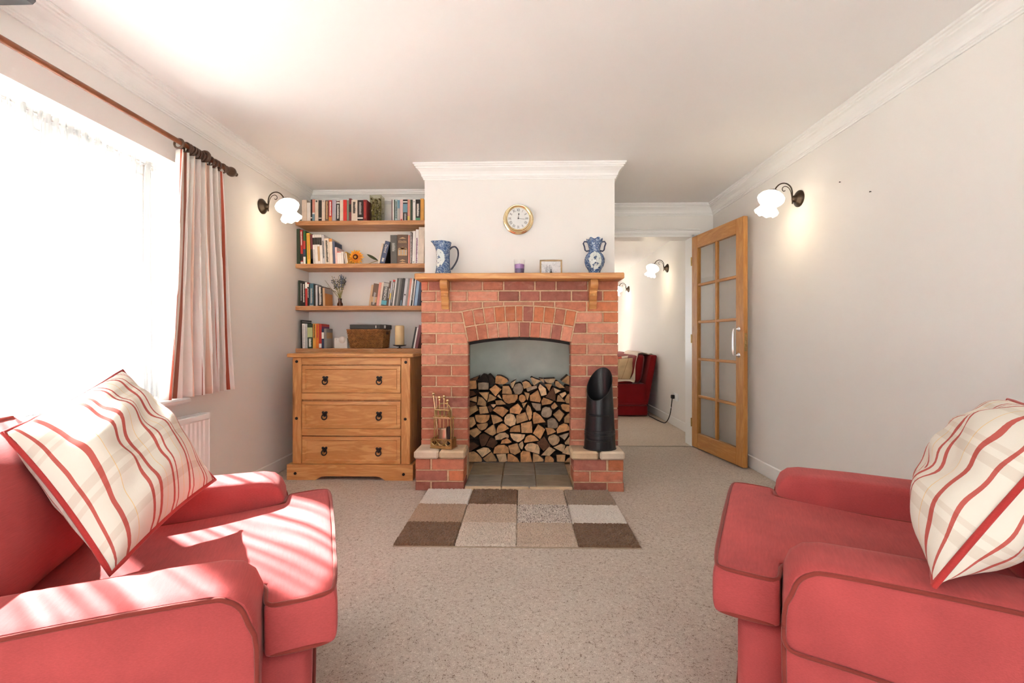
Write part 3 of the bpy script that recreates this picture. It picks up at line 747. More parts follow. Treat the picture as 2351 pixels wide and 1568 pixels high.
# check cushions
RC = (.47, .105, .085); PK = (.74, .44, .37); OC = (.74, .52, .26)
M_CHECK = stripes('red_check_cotton', (.71, .655, .575),
    [(.028, .042, RC), (.108, .130, RC), (.185, .189, OC), (.30, .320, RC), (.358, .382, RC), (.43, .434, OC), (.50, .518, RC), (.545, .558, RC), (.61, .614, OC), (.665, .684, RC), (.715, .730, RC), (.80, .804, OC), (.848, .865, RC), (.888, .900, RC), (.965, .978, RC)],
    [(.18, .235, (.90, .86, .84)), (.27, .30, (.92, .88, .86)), (.56, .615, (.90, .86, .84)), (.65, .68, (.92, .88, .86)), (.86, .90, (.91, .87, .85))])
def cushion(label, A, B, C, D, puff, mat, group, name='cushion', pipe=M_PIPE, seed=1, nrm=1, pipe_r=.0055, cat='cushion'):
    """corners A,B,C,D in order; first UV axis runs A->B, second A->D"""
    A, B, C, D = [Vector(p) for p in (A, B, C, D)]
    cen = (A + B + C + D) / 4; base = Vector((cen.x, cen.y, min(p.z for p in (A, B, C, D))))
    t = thing(name, label, cat, base, 0, group)
    n = ((B - A).cross(D - A)).normalized() * nrm
    rnd = random.Random(seed); ph = [rnd.uniform(0, 6) for _ in range(6)]
    def mid(u, v):
        a, b = 2 * u - 1, 2 * v - 1
        pin = .035                                     # sides drawn in between the corners
        u2 = .5 + (u - .5) * (1 - pin * (1 - b * b) * 1.6); v2 = .5 + (v - .5) * (1 - pin * (1 - a * a) * 1.6)
        return (A * (1 - u2) + B * u2) * (1 - v2) + (D * (1 - u2) + C * u2) * v2
    def pt(u, v, sd):
        a, b = 2 * u - 1, 2 * v - 1
        e = max(0, (1 - abs(a) ** 2.6)) ** .62 * max(0, (1 - abs(b) ** 2.6)) ** .62
        wr = e * (.007 * math.sin(7 * u + 11 * v + ph[0]) + .005 * math.sin(17 * u - 9 * v + ph[1]) + .0035 * math.sin(26 * v + 5 * u + ph[2]) + .010 * noise.noise((u * 4.5 + seed * 3, v * 6.0, .3)) + .006 * noise.noise((u * 11 + seed, v * 9.0, 2.3)))
        return mid(u, v) + n * sd * (puff * e + wr + .001)
    mb = MB(); q = 40
    mb.grid(lambda u, v: pt(u, v, 1), q, q, uvf=lambda u, v: (u * .998 + .001, v * .998 + .001)); mb.grid(lambda u, v: pt(u, v, -1), q, q, uvf=lambda u, v: (u * .998 + .001, v * .998 + .001))
    cv = mb.build('cover', mat, t, smooth=80)
    ring = [mid(k / 12, 0) for k in range(12)] + [mid(1, k / 12) for k in range(12)] + [mid(1 - k / 12, 1) for k in range(12)] + [mid(0, 1 - k / 12) for k in range(12)]
    MB().tube(ring, pipe_r, 8, closed=True).build('piping', pipe, t, smooth=60)
    return t
M_CPIPE = fabric('red_cushion_piping', (.42, .035, .032), var=.15)
cushion('cream and red check cushion leaning in the sunlit armchair', (-1.14, .975, .795), (-1.255, 1.40, .905), (-.895, 1.305, .592), (-.799, .866, .545), .10, M_CHECK, 'check cushions on the armchairs', pipe=M_CPIPE, seed=3)
cushion('cream and red check cushion stood on end in the armchair facing the window', (.70, .79, .582), (.965, 1.12, .548), (1.232, 1.18, .849), (1.004, .83, .869), .095, M_CHECK, 'check cushions on the armchairs', pipe=M_CPIPE, seed=5)

# ================================================================== RUG
rug = thing('rug', 'patchwork rug of brown and cream squares in front of the hearth', 'rug', (-.03, 2.6, 0))
RX0, RX1, RY0, RY1 = -.625, .568, 2.185, 3.0
RUGC = {'w': ((.76, .70, .63), (.62, .55, .48)), 'b': ((.215, .125, .07), (.10, .05, .028)), 't': ((.47, .33, .23), (.27, .17, .10)), 's': ((.70, .60, .50), (.40, .30, .22)),
        'k': ((.72, .64, .56), (.12, .08, .06)), 'g': ((.36, .265, .19), (.20, .135, .09)), 'm': ((.60, .47, .36), (.36, .25, .17))}
def rugm(k):
    a, d = RUGC[k]; m, nt, b = new_mat('rug_' + {'w': 'cream', 'b': 'chocolate', 't': 'tan', 's': 'sand_fleck', 'k': 'black_fleck', 'g': 'taupe', 'm': 'beige_fleck'}[k])
    n = noise_tex(nt, texco(nt), 150, 3, .7); r = ramp(nt, [(.30, d), (.52, a)] if k != 'k' else [(.40, d), (.50, a)]); link(nt, n.outputs['Fac'], r.inputs['Fac']); link(nt, r.outputs['Color'], b.inputs['Base Color'])
    b.inputs['Roughness'].default_value = 1; b.inputs['Specular IOR Level'].default_value = .05; b.inputs['Sheen Weight'].default_value = .2; add_bump(nt, b, n.outputs['Fac'], .8, .01)
    return m
RM = {k: rugm(k) for k in RUGC}
MB().box(RX0, RX1, RY0, RY1, 0.0005, .006).build('backing', plain('jute_backing', (.40, .31, .22), rough=.95), rug)
pat = ['bskb'.replace('k', 'm'), 'tskw', 'wbmg']
cols_ = ['bsmb', 'tmkw', 'wbmg']
for rI in range(3):
    for cI in range(4):
        x0 = RX0 + (RX1 - RX0) * cI / 4 + .001; x1 = RX0 + (RX1 - RX0) * (cI + 1) / 4 - .001
        y0 = RY0 + (RY1 - RY0) * rI / 3 + .001; y1 = RY0 + (RY1 - RY0) * (rI + 1) / 3 - .001
        rr = random.Random(rI * 4 + cI); H = {}
        mb = MB(); nu, nv = 52, 46
        def hf(u, v):
            key = (round(u * nu), round(v * nv)); ed = key[0] in (0, nu) or key[1] in (0, nv)
            if key not in H: H[key] = .007 if ed else .017 + rr.uniform(-.0035, .0035)
            jx = 0 if ed else rr.uniform(-.002, .002); jy = 0 if ed else rr.uniform(-.002, .002)
            if ed: jx, jy = rr.uniform(-.003, .003), rr.uniform(-.003, .003)
            return (x0 + (x1 - x0) * u + jx, y0 + (y1 - y0) * v + jy, H[key])
        mb.grid(hf, nu, nv); mb.build('patch', RM[cols_[rI][cI]], rug, fixn=False)

# ================================================================== LOGS
M_BARK = plain('bark', (.085, .05, .032), rough=.95, var=.4, vscale=30, bump=.6, bscale=60, bdist=.006)
def logend(name, c):
    m, nt, b = new_mat(name); v = texco(nt); oi = N(nt, 'ShaderNodeObjectInfo')
    n = noise_tex(nt, v, 26, 5, .65, .8); r = ramp(nt, [(.25, [k * .55 for k in c]), (.5, c), (.8, [min(1, k * 1.3) for k in c])]); link(nt, n.outputs['Fac'], r.inputs['Fac'])
    hs = N(nt, 'ShaderNodeHueSaturation'); mr = N(nt, 'ShaderNodeMapRange'); mr.inputs['To Min'].default_value = .78; mr.inputs['To Max'].default_value = 1.2
    link(nt, oi.outputs['Random'], mr.inputs['Value']); link(nt, mr.outputs[0], hs.inputs['Value']); link(nt, r.outputs['Color'], hs.inputs['Color']); link(nt, hs.outputs['Color'], b.inputs['Base Color'])
    b.inputs['Roughness'].default_value = .85; nb = noise_tex(nt, v, 120, 4, .7); add_bump(nt, b, nb.outputs['Fac'], .5, .004); return m
LE = {'o': logend('orange_log_end', (.68, .35, .145)), 'p': logend('pale_log_end', (.78, .52, .29)), 'b': logend('tan_log_end', (.60, .345, .16)), 'd': logend('dark_log_end', (.14, .06, .028)), 'g': logend('grey_log_end', (.42, .31, .21)), 'k': logend('blackened_log_end', (.04, .025, .016))}
LN = {'o': 'orange', 'p': 'pale', 'b': 'tan', 'd': 'dark brown', 'g': 'greyish', 'k': 'blackened'}
LOGS = [  # quarter of the stack, tone, outline (pixels of the enlarged quarter)
(1,'o',[(60,335),(330,330),(345,600),(60,620)]),(1,'d',[(120,310),(430,185),(370,325),(300,322)]),(1,'g',[(400,410),(560,390),(740,410),(735,630),(410,630),(395,520)]),(1,'k',[(385,385),(420,260),(530,140),(640,160),(720,250),(760,395),(560,365)]),(1,'k',[(770,410),(735,250),(710,150),(770,135),(900,270),(945,340),(930,440),(800,520)]),
(1,'o',[(955,300),(985,185),(1120,185),(1330,285),(1385,370),(1240,470),(965,450)]),(1,'o',[(960,465),(1165,620),(970,855),(765,615)]),(1,'b',[(1195,500),(1400,510),(1500,690),(1510,785),(1180,765)]),(1,'p',[(1455,430),(1640,320),(1545,560),(1500,600)]),
(1,'g',[(1530,650),(1545,550),(1620,450),(1720,420),(1800,440),(1860,530),(1868,640),(1820,740),(1720,795),(1600,770)]),(1,'d',[(60,670),(220,665),(345,790),(60,890)]),(1,'b',[(95,925),(350,850),(350,1060),(90,985)]),(1,'d',[(60,1010),(340,1080),(300,1130),(60,1225)]),
(1,'b',[(415,720),(755,715),(685,1010)]),(1,'b',[(765,770),(995,905),(920,980),(695,1050)]),(1,'b',[(410,860),(520,890),(660,1040),(650,1190),(355,1130)]),(1,'p',[(1080,780),(1180,950),(1015,840)]),(1,'o',[(1190,800),(1690,800),(1690,930),(1590,1060),(1400,1105),(1270,1050),(1190,930)]),
(1,'b',[(960,990),(1160,980),(1310,1110),(985,1135)]),(1,'d',[(700,1190),(780,1130),(880,1300),(790,1380)]),(1,'p',[(810,1120),(960,1110),(975,1140),(905,1225),(840,1170)]),(1,'b',[(60,1235),(320,1150),(405,1310),(60,1535)]),(1,'b',[(420,1200),(680,1180),(745,1400),(450,1430)]),
(1,'o',[(870,1310),(1000,1190),(1200,1195),(1395,1320),(1200,1540)]),(1,'o',[(1430,1260),(1690,1080),(1840,1260),(1750,1440),(1430,1390)]),
(3,'b',[(60,60),(250,30),(320,250),(180,385),(60,340)]),(3,'o',[(300,-40),(775,-40),(750,110),(640,210),(480,232),(350,175),(305,60)]),(3,'b',[(815,-45),(1000,-25),(1130,50),(1210,155),(890,270)]),(3,'p',[(1240,160),(1260,40),(1340,-50),(1450,-85),(1570,-30),(1640,110),(1610,280),(1450,345),(1290,270)]),
(3,'b',[(345,275),(700,215),(720,290),(640,420),(500,465),(400,400)]),(3,'b',[(590,500),(860,290),(920,290),(990,560),(880,640),(760,600)]),(3,'b',[(105,470),(340,385),(500,530),(270,720),(110,590)]),(3,'o',[(1000,440),(1060,310),(1160,235),(1300,290),(1405,410),(1260,490),(1000,575)]),(3,'p',[(945,660),(1080,560),(1280,530),(1400,620),(1390,710),(1290,690),(1160,760),(970,780)]),
(3,'o',[(1430,500),(1450,410),(1560,330),(1760,290),(1780,530),(1440,530)]),(3,'d',[(430,640),(560,560),(780,660),(640,960),(500,1000),(450,860)]),(3,'d',[(800,700),(950,760),(1040,880),(880,1060),(650,970)]),(3,'d',[(60,890),(240,860),(430,985),(150,1160),(60,1170)]),(3,'p',[(330,1130),(560,1030),(730,1050),(820,1150),(530,1360)]),
(3,'b',[(70,1190),(250,1150),(420,1270),(520,1400),(510,1500),(70,1500)]),(3,'b',[(540,1410),(830,1180),(1000,1440),(990,1500),(660,1520)]),(3,'o',[(890,1230),(940,1020),(1060,940),(1250,940),(1390,1040),(1410,1220)]),(3,'o',[(1130,900),(1180,780),(1350,715),(1500,850),(1380,890)]),(3,'p',[(1440,565),(1935,600),(1900,720),(1770,830),(1680,850),(1550,790),(1470,690)]),
(3,'b',[(1380,970),(1680,880),(1790,1160),(1600,1270),(1450,1200)]),(3,'p',[(980,1260),(1310,1240),(1350,1480),(1250,1535),(1080,1520)]),(3,'o',[(1360,1250),(1480,1240),(1680,1380),(1760,1520),(1350,1500)]),
(4,'b',[(-70,-20),(230,-130),(325,130),(-60,255)]),(4,'b',[(250,-220),(310,-370),(400,-290),(450,-120),(440,70),(370,150),(335,100),(265,-100)]),(4,'b',[(85,240),(430,165),(460,550),(100,550)]),(4,'o',[(490,-110),(550,-125),(720,-10),(900,205),(500,270),(470,150)]),(4,'o',[(650,280),(885,440),(720,775),(475,580)]),
(4,'g',[(950,130),(1100,50),(1200,90),(1300,240),(1290,370),(1240,400),(960,370)]),(4,'o',[(890,390),(1050,400),(1160,430),(1245,530),(960,640)]),(4,'o',[(1250,450),(1340,310),(1480,240),(1600,270),(1740,450),(1270,575)]),(4,'g',[(1330,640),(1650,540),(1630,620),(1510,780)]),(4,'p',[(970,760),(1010,660),(1100,615),(1190,600),(1330,680),(1355,800),(1290,910),(1130,975),(1020,880)]),
(4,'o',[(185,840),(240,690),(330,625),(400,605),(530,650),(670,800),(210,872)]),(4,'d',[(610,880),(850,665),(1050,970),(820,1140)]),(4,'p',[(200,1020),(290,905),(470,875),(640,925),(700,1050),(690,1245),(400,1160),(250,1120)]),(4,'p',[(1145,1020),(1400,905),(1540,960),(1470,1190)]),(4,'p',[(1520,880),(1740,610),(1740,940),(1540,940)]),
(4,'p',[(740,1280),(1010,990),(1215,1110),(1020,1300)]),(4,'p',[(1430,1210),(1580,980),(1740,1000),(1740,1280)]),(4,'o',[(70,1220),(140,1140),(380,1170),(460,1510),(180,1550),(70,1520)]),(4,'b',[(485,1220),(640,1260),(830,1430),(810,1500),(475,1520)]),(4,'o',[(890,1330),(1050,1320),(1170,1420),(1160,1545),(860,1545)]),
(4,'b',[(1250,1280),(1550,1270),(1520,1510),(1260,1500)]),(4,'b',[(1510,1530),(1620,1400),(1740,1340),(1740,1545)]),(4,'p',[(10,930),(130,820),(180,960),(130,1100),(80,1080)]),
(2,'b',[(130,400),(250,350),(360,400),(450,530),(180,610)]),(2,'p',[(400,260),(450,230),(570,290),(745,340),(510,510)]),(2,'p',[(680,270),(820,285),(860,420),(800,400)]),(2,'p',[(835,290),(1210,270),(1200,350),(1090,440),(930,410)]),(2,'g',[(260,590),(600,500),(620,590),(300,710)]),(2,'p',[(650,570),(710,440),(900,600),(930,800),(750,850)]),
(2,'o',[(860,450),(1100,450),(1010,690)]),(2,'b',[(1210,370),(1300,360),(1530,580),(1350,590),(1210,490)]),(2,'b',[(1410,350),(1630,160),(1750,250),(1750,500),(1560,440)]),(2,'d',[(1500,640),(1560,500),(1750,560),(1750,720)]),(2,'o',[(380,830),(640,650),(750,960),(710,1060),(390,1010)]),(2,'b',[(190,710),(370,760),(300,1000),(270,940)]),
(2,'o',[(15,960),(20,870),(70,815),(130,800),(225,860),(250,960),(180,1050),(90,1060)]),(2,'d',[(890,890),(1140,540),(1220,780),(1220,1010)]),(2,'p',[(1160,570),(1400,680),(1220,775)]),(2,'b',[(1260,1030),(1290,830),(1340,810),(1560,1050)]),(2,'p',[(1350,780),(1540,710),(1580,790),(1440,920)]),(2,'b',[(1520,980),(1600,790),(1750,740),(1750,1090),(1570,1080)]),
(2,'o',[(750,1020),(820,895),(1150,1030),(1060,1110),(780,1150)]),(2,'g',[(430,1070),(740,1110),(740,1320),(590,1330),(490,1220)]),(2,'g',[(750,1390),(790,1260),(900,1195),(1030,1225),(1110,1350),(1090,1480),(980,1555),(850,1550),(765,1490)]),(2,'b',[(1070,1180),(1190,1060),(1300,1180),(1180,1280),(1100,1260)]),
(2,'o',[(1390,1150),(1450,1100),(1750,1130),(1750,1350),(1570,1360),(1430,1270)]),(2,'b',[(1130,1450),(1340,1270),(1510,1430),(1340,1690)]),(4,'b',[(1500,220),(1500,50),(1620,-80),(1740,-100),(1740,220)]),(2,'b',[(110,1090),(290,1050),(170,1240)])]
YLOG = 3.60
QO = {1: (1070, 850), 2: (1190, 850), 3: (1070, 955), 4: (1190, 955)}
recs = []
for q, tone, pts in LOGS:
    ox, oy = QO[q]; w = []
    for a, b in pts:
        x, z = P(ox + a / 14.254, oy + b / 14.254, YLOG)
        w.append((max(FX0 + .014, min(FX1 - .014, x)), max(.0305, z)))
    cx = sum(p[0] for p in w) / len(w); cz = sum(p[1] for p in w) / len(w)
    w = [(cx + (x - cx) * .995, max(.0305, cz + (z - cz) * .995)) for x, z in w]
    recs.append((cz, cx, tone, w))
recs.sort(key=lambda r_: r_[0])
ROWN = ['bottom', 'second', 'third', 'fourth', 'fifth', 'sixth', 'seventh', 'eighth', 'topmost']
ORD = ['first', 'second', 'third', 'fourth', 'fifth', 'sixth', 'seventh', 'eighth', 'ninth', 'tenth', 'eleventh', 'twelfth', 'thirteenth', 'fourteenth', 'fifteenth', 'sixteenth', 'seventeenth', 'eighteenth', 'nineteenth', 'twentieth', 'twenty-first', 'twenty-second', 'twenty-third', 'twenty-fourth']
zmin, zmax = recs[0][0], recs[-1][0]; rows_ = {}
for rc_ in recs:
    k = min(8, int((rc_[0] - zmin) / (zmax - zmin + 1e-6) * 9)); rows_.setdefault(k, []).append(rc_)
for k, lst in rows_.items():
    lst.sort(key=lambda r_: r_[1])
    for i, (cz, cx, tone, w) in enumerate(lst):
        shp = 'wedge-shaped' if len(w) == 3 else 'block-shaped' if len(w) == 4 else 'round-edged' if len(w) >= 8 else 'split'
        j = random.uniform(-.012, .012); rs = random.Random(int(cx * 9999))
        # rounded outline with a little irregularity
        dense = []
        for a, b in zip(w, w[1:] + w[:1]):
            dense.append(a); mx_, mz_ = (a[0] + b[0]) / 2, (a[1] + b[1]) / 2; kk = rs.uniform(-.0012, .0022)
            L = math.hypot(mx_ - cx, mz_ - cz) or 1; dense.append((mx_ + (mx_ - cx) / L * kk, max(.0305, mz_ + (mz_ - cz) / L * kk)))
        tw = rs.uniform(.94, 1.0)
        mb = MB(); mb.prism(dense, fxz, YLOG + j, YLOG + .135, .0022, 0, side_mi=1)
        o = mb.build('log', [LE[tone], M_BARK])
        tag(o, '%s %s log end, %s along from the window side, %s row of the firewood' % (LN[tone], shp, ORD[i], ROWN[k]), 'log', 'split logs stacked in the fireplace')

for k in range(5):  # crosswise logs added so the gaps between the log ends go dark
    z = .0885 + k * .1165; rs = random.Random(k); pr = []
    q = MB().tube([(FX0 + .016 + (FX1 - FX0 - .032) * i / 8, 3.800 + rs.uniform(-.004, .004), z + rs.uniform(-.0012, .0012)) for i in range(9)], [.0572 + rs.uniform(-.0012, .0008) for i in range(9)], 14)
    tag(q.build('log', M_BARK, smooth=40), 'added bark-covered log lying crosswise to darken the gaps behind the stacked log ends, %s from the slate up' % ORD[k], 'log', 'split logs stacked in the fireplace')

# ================================================================== CHEST OF DRAWERS
ch = thing('chest_of_drawers', 'waxed pine chest of three drawers with black ring pulls in the alcove', 'chest of drawers', (-1.225, 3.43, 0))
YC = 3.232                                    # face of the carcass
c3 = lambda cx: 650 + cx / 4.751
c3y = lambda cy: 790 + cy / 4.751
def CXY(cx, cy, Y=YC): return P(c3(cx), c3y(cy), Y)
def zc(cy, Y=YC): return PZ(c3(740), c3y(cy), Y)
def xc(cx, Y=YC): return PX(c3(cx), Y)
YCB = 3.640
MB().box(xc(100), xc(1385), YC + .028, YCB, .11, zc(147), .003).build('carcass', M_PINEZ, ch)
MB().box(xc(36, YC - .02), xc(1417, YC - .02), YC - .02, YCB, zc(146, YC - .02), zc(104, YC - .02), .006).build('top', M_PINE, ch)
for a, b in ((100, 198), (1285, 1385)): MB().box(xc(a), xc(b), YC, YC + .03, .11, zc(147), .004).build('post', M_PINEZ, ch)
for a, b in ((149, 224), (534, 608), (924, 1002)): MB().box(xc(199), xc(1284), YC + .004, YC + .03, zc(b), zc(a), .002).build('rail', M_PINE, ch)
# plinth with a shaped cut-out
yp = YC - .018
x0, x1 = xc(40, yp), xc(1416, yp); zt = zc(1318, yp)
cut = [(xc(1110, yp), 0), (xc(1085, yp), .012), (xc(1050, yp), .024), (xc(1010, yp), .028), (xc(470, yp), .028), (xc(415, yp), .024), (xc(380, yp), .012), (xc(352, yp), 0)]
plf = MB(); pts = [(x0, 0), (x0, zt), (x1, zt), (x1, 0)]
seg = [(x0, 0)] + list(reversed(cut)) + [(x1, 0)]
for (a, za), (b, zb) in zip(seg, seg[1:]):
    plf.add([(a, yp, za), (b, yp, zb), (b, yp, zt), (a, yp, zt), (a, YC + .02, za), (b, YC + .02, zb), (b, YC + .02, zt), (a, YC + .02, zt)], [(0, 1, 2, 3), (4, 7, 6, 5), (3, 2, 6, 7), (0, 4, 5, 1)])
plf.add([(x0, yp, 0), (x0, YC + .02, 0), (x0, YC + .02, zt), (x0, yp, zt)], [(0, 1, 2, 3)]); plf.add([(x1, yp, 0), (x1, YC + .02, 0), (x1, YC + .02, zt), (x1, yp, zt)], [(0, 1, 2, 3)])
plf.build('plinth', M_PINE, ch, fixn=False)
MB().box(x1 - .02, x1, YC + .02, YCB, 0, zt, .002).box(x0, x0 + .02, YC + .02, YCB, 0, zt, .002).build('plinth_side', M_PINE, ch)
HND = [[(458, 392), (1048, 392)], [(452, 775), (1045, 780)], [(450, 1163), (1040, 1170)]]
def ringpull(px_, pz_, par):
    b = MB(); y = YC + .004; k = 1.22
    for sx in (-1, 1):
        b.lathe([(.0095, 0), (.0095, .003), (.004, .005), (.0005, .0052)], 12, Matrix.Translation((px_ + sx * .0095 * k, y, pz_ + .0155 * k)) @ Matrix.Rotation(R(90), 4, 'X'))
    b.prism([(px_ - .014, pz_ + .022), (px_ + .014, pz_ + .022), (px_ + .016, pz_ - .004), (px_, pz_ - .014), (px_ - .016, pz_ - .004)], fxz, y - .0035, y, .001)
    b.lathe([(.005, 0), (.005, .009), (.003, .012), (.0005, .0125)], 10, Matrix.Translation((px_, y - .003, pz_ + .002)) @ Matrix.Rotation(R(90), 4, 'X'))
    o = b.build('handle', M_IRON, par, smooth=40)
    ring = [(px_ + .0185 * math.cos(t), y - .010 + .004 * math.sin(t), pz_ - .012 + .0185 * math.sin(t)) for t in [2 * math.pi * k / 22 for k in range(22)]]
    MB().tube(ring, .0042, 8, closed=True).build('ring', M_IRON, o, smooth=60)
for (ya, yb), hh in zip(((236, 530), (626, 920), (1012, 1306)), HND):
    a, b = zc(yb), zc(ya); xl, xr_ = xc(206), xc(1278); w = .030
    d = MB()
    # bevelled frame around a fielded panel
    o1 = [(xl, a), (xr_, a), (xr_, b), (xl, b)]; o2 = [(xl + w * .75, a + w * .75), (xr_ - w * .75, a + w * .75), (xr_ - w * .75, b - w * .75), (xl + w * .75, b - w * .75)]; o3 = [(xl + w, a + w), (xr_ - w, a + w), (xr_ - w, b - w), (xl + w, b - w)]
    vv = [(x, YC + .026, z) for x, z in o1] + [(x, YC + .001, z) for x, z in o1] + [(x, YC - .002, z) for x, z in o2] + [(x, YC + .006, z) for x, z in o3]
    fs = []
    for k in range(3):
        for i in range(4): j = (i + 1) % 4; fs.append((k * 4 + i, k * 4 + j, k * 4 + 4 + j, k * 4 + 4 + i))
    fs.append((12, 13, 14, 15)); fs.append((3, 2, 1, 0)); d.add(vv, fs)
    dr = d.build('drawer', M_PINE, ch)
    for hx, hy in hh: X, Z = CXY(hx, hy); ringpull(X, Z, dr)
for sx, sy in ((148, 190), (1338, 198), (146, 810), (1332, 818), (132, 1410), (1313, 1422)):
    X, Z = CXY(sx, sy, YC if sy < 1300 else yp); MB().lathe([(.0105, 0), (.010, .004), (.006, .008), (.0008, .0095)], 16, Matrix.Translation((X, YC if sy < 1300 else yp, Z)) @ Matrix.Rotation(R(90), 4, 'X')).build('stud', M_IRON, ch, smooth=50)

# ================================================================== ALCOVE SHELVES
YSF = 3.651
SHZ = []
for i, (yt, lab) in enumerate(((506.2, 'top'), (605.0, 'second'), (702.0, 'third'), (800.2, 'lowest'))):
    z = PZ(820, yt, YSF); SHZ.append(z); th = .0345
    pr = [(YSF + .004, z), (YSF, z - .004), (YSF, z - .010), (YSF + .003, z - .012), (YSF, z - .014), (YSF, z - .020), (YSF + .003, z - .022), (YSF + .001, z - .025), (YSF + .001, z - .031), (YSF + .005, z - th), (YALC, z - th), (YALC, z)]
    o = MB().prism(pr, lambda u, w, d: (d, u, w), XL + .001, CX0 - .001).build('shelf', M_SHELF)
    tag(o, '%s pine shelf in the alcove, %s' % (lab, ['just under the cornice', 'holding the sunflower', 'holding the small brown vase', 'right above the chest of drawers'][i]), 'shelf', 'alcove shelves')

# ================================================================== BOOKS
YBK = 3.672
M_PAGE = plain('book_pages', (.72, .66, .55), rough=.9)
CC = {'cream': (.70, .60, .50), 'white': (.78, .75, .72), 'black': (.022, .018, .016), 'brown': (.13, .075, .045), 'red': (.50, .035, .03), 'bright red': (.62, .03, .025), 'lavender': (.38, .36, .44), 'dark red': (.20, .018, .02), 'grey': (.26, .25, .23),
      'dark grey': (.10, .095, .085), 'green': (.03, .13, .04), 'dark green': (.035, .06, .035), 'yellow': (.70, .42, .04), 'navy': (.035, .05, .11), 'slate blue': (.07, .095, .18), 'teal': (.05, .13, .18), 'aqua': (.42, .55, .55), 'blue': (.13, .27, .36),
      'light blue': (.28, .42, .60), 'salmon': (.68, .28, .21), 'orange': (.72, .19, .025), 'amber': (.68, .34, .06), 'pale grey': (.52, .53, .56), 'pink': (.70, .47, .45), 'tan': (.52, .34, .20), 'sage': (.20, .24, .18), 'maroon': (.17, .03, .035)}
def bm_(c): return plain('cover_' + c.replace(' ', '_'), CC[c], rough=.45, var=.12, vscale=18)
INK = {k: plain('ink_' + k, v, rough=.6) for k, v in {'white': (.80, .77, .72), 'black': (.02, .018, .016), 'gold': (.66, .47, .26), 'red': (.55, .05, .04), 'orange': (.62, .24, .05), 'blue': (.15, .28, .36), 'grey': (.40, .38, .36), 'green': (.10, .30, .18), 'cyan': (.10, .36, .44), 'yellow': (.75, .55, .12), 'palegreen': (.46, .52, .24), 'purple': (.16, .04, .13), 'tan': (.55, .35, .18), 'navy': (.03, .05, .10)}.items()}
WHERE = ['top', 'second', 'third', 'lowest']
PREV = {}
